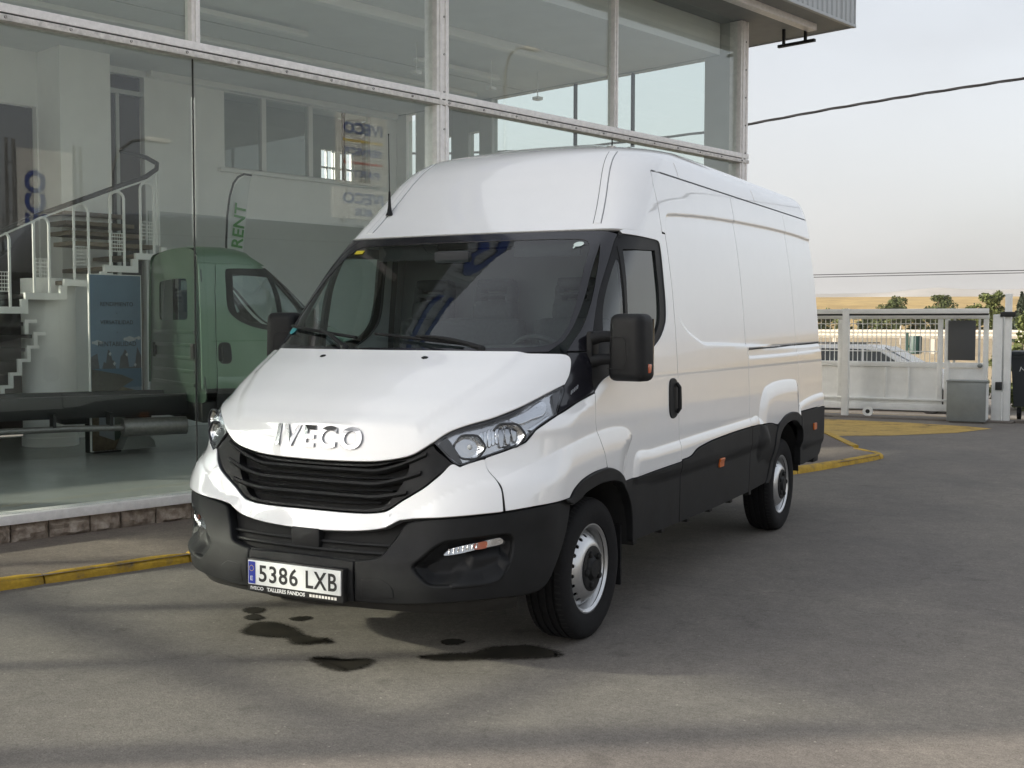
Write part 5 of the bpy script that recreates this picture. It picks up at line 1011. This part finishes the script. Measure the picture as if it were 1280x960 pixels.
# ------------------------------------------------------------------ green chassis cab inside the showroom (same cab as the van)
TRK = empty('chassis_cab_truck', (0, 0, 0)); tag(TRK, 'dark green chassis cab truck without a body, parked inside the showroom', 'truck')
TH = R(150.6)
def recolour(o, par):
    c = o.copy(); COL.objects.link(c); c.parent = par
    if o.type == 'MESH' and o.data.materials and o.data.materials[0].name == 'paint':
        c.material_slots[0].link = 'OBJECT'; c.material_slots[0].material = M['paint_green']
    for ch in list(o.children): recolour(ch, c)
    return c
KEEP = ('bonnet', 'fender', 'cowl_trim', 'a_pillar', 'door', 'windscreen', 'door_mirror', 'headlamp', 'grille', 'bumper_cover', 'bumper_centre', 'bumper_corner', 'engine_bay_block', 'dashboard', 'seat', 'steering_wheel', 'lower_grille', 'front_axle', 'headliner')
for o in list(VAN.children):
    base = o.name.split('.')[0]
    if base in KEEP: recolour(o, TRK)
    if base == 'wheel_arch_trim' and max(v.co.y for v in o.data.vertices) < 1: recolour(o, TRK)
    if base == 'wheel' and o.location.y < 1: copy_tree(o, TRK)
YB = 1.20
def fBk(a, b): return np.stack([-a, 0 * a + YB - .02 * (np.abs(a) / .95) ** 4, b], -1)
bw = [(.005 * 0 + Wz(z) - .02 * (z > 2), z) for z in (.62, .9, 1.2, 1.5, 1.8, 2.0)] + [(.85, 2.12), (.70, 2.20), (.4, 2.235), (0, 2.245)]
rwin = sym([(0, 1.47), (.40, 1.47), (.50, 1.48), (.53, 1.52), (.52, 1.86), (.48, 1.90), (.3, 1.91), (0, 1.915)])
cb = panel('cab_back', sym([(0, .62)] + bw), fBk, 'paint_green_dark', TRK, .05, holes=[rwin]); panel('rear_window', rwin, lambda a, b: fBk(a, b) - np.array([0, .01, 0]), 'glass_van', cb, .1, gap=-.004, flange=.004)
mb = None
for z in (.78, .92, 1.06, 1.20, 1.34): MB().box((-.78, YB - .01, z - .02), (.78, YB + .012, z + .02), .008).build('pressed_rib', 'paint_green_dark', cb)
for x in (-.72, .72): MB().box((x - .06, YB - .005, 1.05), (x + .06, YB + .014, 1.22), .01).build('back_vent', 'shell', cb)
side = [(2.046, 2.045, 1), (1.966, 1.9), (1.992, 1.76), (2.016, 1.524), (2.033, 1.325), (2.042, 1.1), (2.046, .904), (2.053, .758, 1), (qy(YB, .75), .75, 1), (qy(YB, .9), .9), (qy(YB, 1.1), 1.1), (qy(YB, 1.3), 1.3), (qy(YB, 1.5), 1.5), (qy(YB, 1.75), 1.75), (qy(YB, 1.9), 1.9), (qy(YB, 2.05), 2.05, 1), (1.94, 2.05, 1)][1:]
panel('cab_corner', side, fQ(0, False), 'paint_green', TRK, .04, mirror=True)
rows = []
for y in (.42, .47, .55, .65, .78, .92, 1.05, 1.15, 1.19, YB):
    zt = float(np.interp(y, [.42, .47, .55, .65, .78, .92, 1.15, YB], [2.045, 2.09, 2.15, 2.20, 2.235, 2.25, 2.25, 2.235])); r_ = []
    for x, dz in ((-1, None), (-.985, .55), (-.94, .25), (-.85, .10), (-.6, .03), (-.3, .0), (0, 0), (.3, 0), (.6, .03), (.85, .10), (.94, .25), (.985, .55), (1, None)):
        w_ = .905; hz = zt - 2.04; r_.append((x * w_, y + .06 * abs(x) ** 3 * (y < .6), 2.04 + (0 if dz is None else hz * (1 - dz))))
    rows.append(r_)
grid_part('cab_roof', rows, 'paint_green', TRK, 60)
for x in (-.9, .9): bx('roof_side', (x - .012, .62, 2.02), (x + .012, YB - .01, 2.06), 'paint_green', TRK)
for k, x in enumerate((-.35, 0, .35)): MB().box((x - .05, .50, 2.14), (x + .05, .58, 2.19), .015).build('roof_marker', 'shell', TRK)
for x in (-.42, .42): bx('chassis_rail', (x - .035, -.6, .46), (x + .035, 5.3, .685), 'chassis', TRK, .008)
for y in (1.5, 2.4, 3.2, 4.2, 5.2): bx('cross_member', (-.385, y, .50), (.385, y + .08, .64), 'chassis', TRK)
MB().box((.48, 1.3, .32), (.80, 2.3, .62), .06).build('fuel_tank', 'chassis', TRK)
MB().tube([(-.60, 1.25, .36), (-.60, 1.9, .36)], .095, 16).build('silencer', 'exhaust', TRK, 50); MB().tube([(-.60, 1.9, .36), (-.60, 2.4, .37), (-.60, 3.0, .37), (-.62, 3.25, .36), (-.66, 3.42, .30)], .033, 10).build('exhaust_pipe', 'exhaust', TRK, 50)
for y in (2.0, 2.55): bx('pipe_bracket', (-.63, y, .39), (-.45, y + .03, .52), 'chassis', TRK)
bx('cab_sill', (-.93, .40, .40), (.93, 1.18, .62), 'chassis', TRK, .02)
for x in (-.80, .80):
    w = copy_tree(w0, TRK); w.location = (x, 3.85, .343); w.rotation_euler = (.3, 0, math.pi if x < 0 else 0)
bx('rear_axle', (-.7, 3.78, .28), (.7, 3.92, .42), 'chassis', TRK, .03)
# near rear corner of the cab (local -1, YB) stands at this point of the showroom
_pn = Vector((-5.19, 3.79, 0)); _rz = Matrix.Rotation(TH, 3, 'Z'); TRK.rotation_euler = (0, 0, TH); TRK.location = _pn - _rz @ Vector((-.96, YB, 0)) + Vector((0, 0, .118))
# ------------------------------------------------------------------ sliding gate at the yard entrance
GY = 14.95
G = empty('sliding_gate', (-1.0, GY, 0)); tag(G, 'pale grey sliding yard gate with solid lower panels and thin upright bars', 'gate')
def g_(x0, y0, z0, x1, y1, z1): return (x0 + 1.0, y0, z0), (x1 + 1.0, y1, z1)
def gb(name, x0, y0, z0, x1, y1, z1, m='gate_paint', bev=.006, par=None): return bx(name, *g_(x0, y0, z0, x1, y1, z1), m, par or G, bev)
gb('top_rail', -6.2, 0, 1.66, 1.20, .07, 1.735); gb('middle_rail', -6.2, 0, .86, 1.20, .07, .945); gb('bottom_beam', -6.2, -.01, .135, 1.20, .08, .245); gb('lower_rail', -6.2, -.02, .30, 1.20, .02, .335)
for x0, x1 in ((-6.2, -4.6), (-4.55, -2.8), (-2.75, -1.2), (-1.15, .43), (.60, 1.12)): gb('sheet_panel', x0, .025, .235, x1, .04, .855, bev=0)
for x in (-6.2, -4.6, -2.8, -1.2, .42, .53, 1.12): gb('upright', x, -.005, .235, x + .075, .075, 1.655)
for x in (-5.4, -3.7, -2.0, -.42, -.05): gb('rib', x, .0, .34, x + .03, .025, .855)
gb('wicket_rail', .60, -.01, .44, 1.12, .025, .475)
bars = [x for x in np.arange(-6.1, .40, .078) if not any(abs(x - u - .04) < .045 for u in (-4.6, -2.8, -1.2))]
mb0 = None
for x in bars:
    if mb0 is None: mb0 = MB().tube([(0, .035, .945), (0, .035, 1.66)], .0065, 6).build('bar', 'gate_paint', G); mb0.location.x = x + 1.0
    else: c = mb0.copy(); COL.objects.link(c); c.parent = G; c.location.x = x + 1.0
for z in (1.12, 1.58): gb('bar_rail', -6.2, .028, z - .008, .42, .043, z + .008, bev=0)
for x in (.66, 1.04): gb('wicket_bar', x, .02, .945, x + .035, .05, 1.66)
sb = gb('sheet_board', .585, -.03, .985, 1.005, -.012, 1.635, 'sheet_grey', .003)
MB().lathe([(-.03, .0005), (-.03, .085), (.0, .085), (.005, .03), (.02, .028)], 22, 'y', (-.66 + 1.0, -.10, .105)).build('gate_wheel', 'gate_paint', G); MB().lathe([(-.034, .034), (-.032, .036)], 14, 'y', (-.66 + 1.0, -.10, .105)).lathe([(-.034, .0005), (-.034, .034)], 14, 'y', (-.66 + 1.0, -.10, .105)).build('wheel_hub', 'chassis', G); MB().ball((1.08 + 1.0, -.03, .90), .04, 8).build('gate_lock', 'gate_box', G)
GP = empty('gate_post', (-1.03, GY - .16, 0)); tag(GP, 'slim pale post in front of the sliding gate, carrying the guide beam', 'post')
bx('shaft', (-.055, -.05, 0), (.055, .05, 1.83), 'gate_paint', GP, .006); bx('guide_beam', (-5.2, -.045, 1.745), (2.24, .06, 1.825), 'gate_paint', GP, .006); bx('guide_channel', (-5.2, -.03, 1.715), (2.24, .03, 1.745), 'chassis', GP)
RP = empty('entrance_post', (1.36, GY - .05, 0)); tag(RP, 'pair of tall pale steel posts at the right end of the gate', 'post')
MB().box((-.09, -.08, 0), (.06, .06, 1.73), .02).build('short_column', 'gate_paint', RP); bx('tall_column', (.085, -.07, 0), (.185, .05, 2.06), 'gate_paint', RP, .008); bx('rear_column', (.015, .09, 0), (.08, .16, 1.72), 'gate_paint', RP, .006)
bx('roller_bracket', (.02, -.11, 1.69), (.25, -.075, 1.77), 'chassis', RP, .01); bx('key_switch', (-.03, -.13, .52), (.07, -.085, .65), 'chassis', RP, .01)
MB().tube([(.07, -.10, 0), (.07, -.10, .5)], .014, 8).build('conduit', 'gate_paint', RP)
CB = empty('motor_cabinet', (.95, GY - .42, 0)); tag(CB, 'grey metal motor cabinet standing on the kerb before the gate', 'cabinet')
bx('box', (-.29, -.20, .03), (.29, .16, .655), 'gate_box', CB, .008); bx('lid', (-.30, -.21, .657), (.30, .17, .68), 'gate_box', CB, .006); bx('side_door', (.292, -.18, .06), (.298, .14, .63), 'gate_paint', CB); bx('foot', (-.25, -.17, -.01), (.25, .13, .03), 'concrete', CB)
tag(bx('gate_track', (-6.3, GY - .32, -.01), (1.62, GY + .22, .03), 'concrete', None, .01), kind='structure')
tag(bx('entrance_kerb', (1.63, GY - .2, -.01), (6.5, GY + .02, .05), 'concrete', None, .015), kind='structure')
# container with scribble
DB = empty('wheeled_container', (2.35, 15.95, 0)); tag(DB, 'black wheeled waste container with white scribble beside the gate posts', 'container')
MB().prism([(-.80, .22), (.80, .22), (.86, 1.06), (-.86, 1.06)], .9, frame((0, .45, 0), (1, 0, 0), (0, 0, 1))).build('body', 'bin', DB, 20); bx('lid', (-.89, -.50, 1.06), (.89, .48, 1.13), 'bin', DB, .02); bx('rim', (-.88, -.48, 1.02), (.88, -.45, 1.06), 'bin', DB)
for x in (-.72, -.58, .6): MB().lathe([(-.03, .02), (-.03, .10), (.03, .10), (.03, .02)], 18, 'x', (x, -.38, .105)).build('castor', 'rubber', DB)
sc = [(-.72 + .02 * i, -.46, .80 + .07 * math.sin(i * .9) * math.exp(-abs(i - 12) * .01) + .03 * math.sin(i * 2.1)) for i in range(40)]; MB().tube(sc, .006, 4).build('scribble', 'white_print', DB)
# ------------------------------------------------------------------ beyond the gate: estate car, guard rail, fence, litter bin, shrubs, trees, cables
CAR = empty('estate_car', (-1.95, 22.0, ground_z(22) - .01)); tag(CAR, 'silver estate car passing on the road behind the gate', 'car')
def car_profile(): return [(-2.25, .30), (-2.28, .70), (-2.22, .90), (-2.05, 1.30), (-1.85, 1.44), (-.8, 1.50), (.1, 1.47), (.45, 1.38), (.78, 1.20), (1.22, .96), (1.75, .88), (2.15, .76), (2.28, .58), (2.25, .30)]
MB().prism(car_profile(), 1.72, frame((0, .86, 0), (1, 0, 0), (0, 0, 1))).build('body', 'car_silver', CAR, 25)
for y in (-.872, .872):
    for poly in ([(-1.98, .98), (-1.80, 1.34), (-1.10, 1.41), (-1.10, .97)], [(-1.03, .97), (-1.03, 1.41), (-.12, 1.40), (-.12, .95)], [(-.05, .95), (-.05, 1.40), (.30, 1.34), (.95, .95)]):
        MB().prism(poly, .01, frame((0, y + .005, 0), (1, 0, 0), (0, 0, 1))).build('side_window', 'car_window', CAR)
    for x in (-1.4, 1.38): MB().lathe([(-.1, .12), (-.1, .30), (-.08, .325), (.08, .325), (.1, .30), (.1, .12)], 24, 'y', (x, y * .93, .325)).build('wheel', 'rubber', CAR); 
    bx('mirror', (.55, y - .06 * (1 if y < 0 else -1) - .05, .98), (.70, y - .06 * (1 if y < 0 else -1) + .05, 1.08), 'car_silver', CAR, .02)
    bx('roof_rail', (-1.7, y * .82 - .015, 1.50), (.0, y * .82 + .015, 1.53), 'chrome', CAR)
MB().prism([(0, 0), (.92, .0), (.92, .02), (0, .02)], 1.4, frame((.36, .70, 1.425), (.42, 0, -.235), (.235, 0, .42))).build('windscreen', 'car_window', CAR)
def rail_line():
    g0 = 0
    for k in range(12):
        x = -38 + 4 * k; z = ground_z(45); GRL = empty('guard_rail', (x, 45, z)); tag(GRL, 'pale roadside guard rail section beyond the road', 'guard rail', 'guard rail sections beyond the road')
        MB().add([(0, 0, .62), (4, 0, .62), (4, -.05, .72), (0, -.05, .72), (4, 0, .80), (0, 0, .80), (4, -.05, .88), (0, -.05, .88), (4, 0, .97), (0, 0, .97)], [(0, 1, 2, 3), (3, 2, 4, 5), (5, 4, 6, 7), (7, 6, 8, 9)]).build('beam', 'guard', GRL, 30)
        bx('post', (1.9, .02, -.1), (2.05, .15, .9), 'guard', GRL)
rail_line()
for k in range(12):
    x = -30 + 3.4 * k; fpst = bx('field_fence_post', (x, 69.95, ground_z(70) - .2), (x + .07, 70.03, ground_z(70) + 1.15), 'post_white'); tag(fpst, 'white post of the field fence beyond the road', 'fence post', 'white posts of the field fence')
for x, y, nm in ((-1.84, 27.0, 'dark green litter bin on a post beyond the road'),):
    LB = empty('litter_bin', (x, y, ground_z(y) - .02)); tag(LB, nm, 'litter bin'); MB().lathe([(1.18, .12), (1.2, .16), (1.62, .165), (1.66, .15), (1.66, .001)], 20, 'z').build('bucket', 'bin_green', LB); bx('post', (-.24, -.03, 0), (-.18, .03, 1.75), 'bin_green', LB); bx('bracket', (-.2, -.02, 1.35), (-.1, .02, 1.42), 'bin_green', LB)
def tree(name, label, cat, loc, h, rx, n, leaf, mat_, trunk=.3, seed=0, conifer=False, group=None, low=.25):
    rnd = random.Random(seed); T = empty(name, loc); tag(T, label, cat, group); mb = MB(); top = h * .8
    mb.tube([(0, 0, -.1), (rnd.uniform(-.1, .1) * rx, 0, h * .35), (0, rnd.uniform(-.1, .1) * rx, top)], [h * .035, h * .025, h * .008], 7)
    for k in range(7):
        a = rnd.uniform(0, 6.28); z = h * (low + .5 * rnd.random()); mb.tube([(0, 0, z), (rx * .55 * math.cos(a), rx * .55 * math.sin(a), z + h * .14)], [h * .014, h * .005], 5)
    mb.build('trunk', 'bark', T, 50)
    cl = [(rnd.gauss(0, .42) * rx, rnd.gauss(0, .42) * rx, h * (low + .12 + (.80 - low) * rnd.random()), rx * rnd.uniform(.28, .5)) for _ in range(26)]
    vs = []; fs = []
    for i in range(n):
        if conifer:
            t = rnd.random() ** .7; z = h * (low + (1 - low) * (1 - t)); a = rnd.uniform(0, 6.28); r_ = rx * t * (.55 + .45 * rnd.random()) * (.8 + .2 * math.sin(z * 9 + a * 3)); c = Vector((r_ * math.cos(a), r_ * math.sin(a), z))
        else:
            cx, cy, cz, cr = rnd.choice(cl); d = Vector((rnd.gauss(0, 1), rnd.gauss(0, 1), rnd.gauss(0, 1))).normalized() * cr * rnd.random() ** .33; c = Vector((cx, cy, cz)) + Vector((d.x, d.y, d.z * .8))
        u = Vector((rnd.gauss(0, 1), rnd.gauss(0, 1), rnd.gauss(0, .7))).normalized(); w = u.orthogonal().normalized(); w.rotate(Matrix.Rotation(rnd.uniform(0, 6.28), 3, u)); l = leaf * rnd.uniform(.6, 1.3); b = len(vs)
        vs += [c - u * l, c + w * l * .55, c + u * l, c - w * l * .55]; fs.append((b, b + 1, b + 2, b + 3))
    me = bpy.data.meshes.new('crown'); me.from_pydata([tuple(v) for v in vs], [], fs); link('crown', me, mat_, T); return T
tree('roadside_tree', 'broad light green tree beyond the gate, left of the tall gate post', 'tree', (-5.6, 80, ground_z(80)), 3.5, 1.05, 4200, .10, 'leaf_mid', seed=1, low=.12)
tree('conifer_tree', 'dark conifer tree right of the tall gate post', 'tree', (-3.45, 80, ground_z(80)), 3.4, 1.1, 4200, .11, 'leaf_conifer', seed=2, conifer=True, low=.02)
tree('conifer_tree', 'thin pointed conifer standing alone in the golden field', 'tree', (-11.0, 120, ground_z(120)), 3.3, .45, 500, .14, 'leaf_conifer', seed=12, conifer=True, low=.0)
tree('field_bush', 'rounded dark green bush above the gate, left of the grey board', 'bush', (-17.9, 115, ground_z(115)), 4.0, 1.35, 4500, .12, 'leaf_dark', seed=3, low=.0)
tree('field_bush', 'rounded dark green bush above the gate, just left of the lone conifer', 'bush', (-13.55, 115, ground_z(115)), 4.0, 1.35, 4500, .12, 'leaf_dark', seed=4, low=.0)
tree('leafy_shrub', 'bright leafy shrub behind the black waste container', 'shrub', (1.15, 24, ground_z(24)), 2.2, .85, 5000, .06, 'leaf_mid', seed=5, low=.0)
rnd = random.Random(21)
for k in range(24):
    x = -36 + 1.65 * k + rnd.uniform(-.3, .3); tree('hedge_bush', 'low dark bush in the hedge row along the golden field', 'bush', (x, 108 + rnd.uniform(-2, 2), ground_z(108)), rnd.uniform(1.8, 2.7), 1.1, 900, .16, 'leaf_dark', seed=30 + k, group='bushes of the hedge row', low=.0)
def cable(name, pts, r, label, twist=False):
    P = [Vector(p) for p in pts]; out = []
    for i in range(len(P) - 1):
        for j in range(14): out.append(P[i].lerp(P[i + 1], j / 14))
    out.append(P[-1]); mb = MB()
    if twist:
        for ph in (0, 2.1, 4.2): mb.tube([p + Vector((0, r * .6 * math.cos(k * .42 + ph), r * .8 * math.sin(k * .42 + ph))) for k, p in enumerate(out)], r * .62, 5)
    else: mb.tube(out, r, 5)
    tag(mb.build(name, 'cable', None, 60), label, 'cable')
cable('overhead_cable', [(-14, 18, 5.75), (-10.87, 18, 5.53), (-8.78, 18, 5.45), (-7.12, 18, 5.45), (-4.59, 18, 5.54), (-3.86, 18, 5.62), (-2.06, 18, 5.80), (-.42, 18, 5.93), (1.39, 18, 6.05), (8, 18, 6.5)], .021, 'thick twisted overhead cable sloping up to the right across the sky', True)
cable('overhead_wire', [(-30, 60, 4.55), (-13.36, 60, 4.43), (-1.8, 60, 4.46), (12, 60, 4.6)], .022, 'upper of two thin wires above the hills'); cable('overhead_wire', [(-30, 60, 4.43), (-13.35, 60, 4.30), (-1.8, 60, 4.33), (12, 60, 4.49)], .020, 'lower of two thin wires above the hills')
# ------------------------------------------------------------------ yard furniture out of frame, mirrored in the showroom glass
def FW(s, off, z=0): return FP(s, -off, z)
SG = empty('pylon_sign', FW(13.9, 13), FROT + math.pi); tag(SG, 'white pylon sign with blue lettering, seen mirrored in the showroom glass', 'sign')
for x in (-.55, .55): bx('leg', (x - .05, -.05, 0), (x + .05, .05, 4.0), 'pole_grey', SG)
bx('panel', (-.72, -.06, 4.78), (.72, .06, 6.35), 'sign_panel', SG, .01); bx('panel', (-.86, -.06, 3.98), (.86, .06, 4.68), 'sign_panel', SG, .01)
SF = lambda x, z: frame((x, -.064, z), (1, 0, 0), (0, 0, 1))
def stext(t, w, z, h, m):
    me = text_mesh(t, .3, extrude=.003, bold=.008); X = [v.co.x for v in me.vertices]; Y = [v.co.y for v in me.vertices]; cx, cy = (max(X) + min(X)) / 2, (max(Y) + min(Y)) / 2
    for v in me.vertices: v.co.x = (v.co.x - cx) * w / (max(X) - min(X)); v.co.y = (v.co.y - cy) * h / (max(Y) - min(Y))
    me.transform(SF(0, z)); link('lettering', me, m, SG)
stext('IVECO', 1.15, 6.05, .26, 'sign_blue'); stext('SERVICE', 1.1, 5.52, .17, 'sign_blue'); stext('PARTS', .95, 5.02, .17, 'sign_blue'); stext('IVECO', 1.2, 4.46, .26, 'sign_blue'); stext('BUS', .5, 4.15, .17, 'sign_blue')
bx('stripe', (-.58, -.066, 5.74), (.58, -.0605, 5.79), 'sign_yellow', SG); bx('stripe', (-.58, -.066, 5.24), (.58, -.0605, 5.29), 'sign_red', SG)
BN = empty('upright_banner', FW(6.55, 13), FROT + math.pi); tag(BN, 'upright banner with vertical blue lettering, seen mirrored in the showroom glass', 'banner')
for x in (-.55, -.42, .72, .85): bx('mast', (x - .025, -.03, 0), (x + .025, .03, 4.9), 'pole_grey', BN)
for z in np.arange(.4, 4.9, .45):
    for x in (-.55, .72): bx('rung', (x, -.02, z), (x + .13, .02, z + .03), 'pole_grey', BN)
bx('cloth', (-.38, -.01, 1.2), (.68, .01, 4.75), 'flag_white', BN); text('lettering', 'IVECO', .52, frame((.36, -.014, 3.62), (0, 0, 1), (-1, 0, 0)), 'sign_blue', BN, extrude=.002, bold=.02)
def lamp(loc, h, ang, label):
    L = empty('street_lamp', loc, ang); tag(L, label, 'street lamp', None); MB().tube([(0, 0, 0), (0, 0, h - 1.2), (.03, 0, h - .7), (.18, 0, h - .3), (.45, 0, h - .08), (.8, 0, h)], [.07, .045, .04, .035, .03, .028], 10).build('column', 'pole_grey', L, 60); MB().box((.75, -.10, h - .05), (1.25, .10, h + .05), .03).build('lantern', 'post_white', L)
lamp(FW(7.7, 13), 5.2, FROT, 'street lamp with curved arm, seen mirrored in the lower showroom glass'); lamp(FW(18.7, 13), 8.9, FROT, 'taller street lamp with curved arm, seen mirrored in the upper showroom glass')

# ------------------------------------------------------------------ far side of the yard (added out of frame for reflections in the van's side)
YW = empty('reflected_wall', (27, 8, 0)); tag(YW, 'unseen long boundary wall added across the yard to reflect in the van', 'wall')
for k in range(9): bx('wall_bay', (-.12, -30 + 6.5 * k, 0), (.12, -23.6 + 6.5 * k, 1.9), 'concrete', YW); bx('wall_pier', (-.2, -30.2 + 6.5 * k, 0), (.2, -29.8 + 6.5 * k, 2.05), 'wall_white', YW)
WHS = empty('warehouse', (44, 22, 0)); tag(WHS, 'unseen low warehouse with a pitched roof, added to reflect in the van', 'building')
bx('wall', (-9, -17, 0), (9, 17, 4.6), 'soffit', WHS); MB().prism([(-9.5, 4.6), (9.5, 4.6), (0, 6.4)], 35, frame((0, 17.5, 0), (1, 0, 0), (0, 0, 1))).build('roof', 'soffit', WHS, 20)
for k in range(5): bx('loading_door', (-9.06, -14 + 6 * k, 0), (-9.0, -10.5 + 6 * k, 3.4), 'gate_box', WHS)
for k, (x, y, h) in enumerate(((25.5, -10, 4.2), (25, -2.5, 3.6), (25.8, 6, 5.0), (25.2, 15, 3.8), (25.6, 24, 4.6))): tree('reflected_tree', 'bushy tree before the boundary wall, number %s from the near end, unseen, added to reflect in the van' % ('one', 'two', 'three', 'four', 'five')[k], 'tree', (x, y, 0), h, h * .34, 2200, .2, 'leaf_dark', seed=70 + k, low=.15)
# banner seen through the far end glass
BF = empty('banner_flag', FP(13.4, 3.0, 0), FROT); tag(BF, 'white banner flag with dark letters beyond the far end of the showroom', 'flag')
MB().tube([(0, 0, 0), (0, 0, 5.6)], .03, 8).build('pole', 'pole_grey', BF)
vs = [(.03 + .19 * i + .02 * math.sin(j), .05 * math.sin(i * 1.3 + j * .7), 2.2 + .34 * j - .06 * i * (j / 9)) for j in range(10) for i in range(5)]
me = bpy.data.meshes.new('cloth'); me.from_pydata(vs, [], [(j * 5 + i, j * 5 + i + 1, (j + 1) * 5 + i + 1, (j + 1) * 5 + i) for j in range(9) for i in range(4)]); link('cloth', me, 'flag_white', BF, 60)
text('lettering', 'IVECO', .62, frame((.42, -.07, 3.9), (0, 0, 1), (-1, 0, 0)), 'brown_letter', BF, extrude=.002, bold=.02)

# ------------------------------------------------------------------ haze in the air
hzm = bpy.data.materials.new('haze_air'); hzm.use_nodes = True; hnt = hzm.node_tree; hnt.nodes.clear(); ho = hnt.nodes.new('ShaderNodeOutputMaterial'); hv = hnt.nodes.new('ShaderNodeVolumePrincipled')
hv.inputs['Color'].default_value = (.92, .93, .95, 1); hv.inputs['Density'].default_value = .00014; hnt.links.new(hv.outputs[0], ho.inputs['Volume']); M['haze_air'] = hzm
tag(bx('haze', (-3800, -3800, -2.0), (3800, 3900, 60), 'haze_air'), kind='stuff')
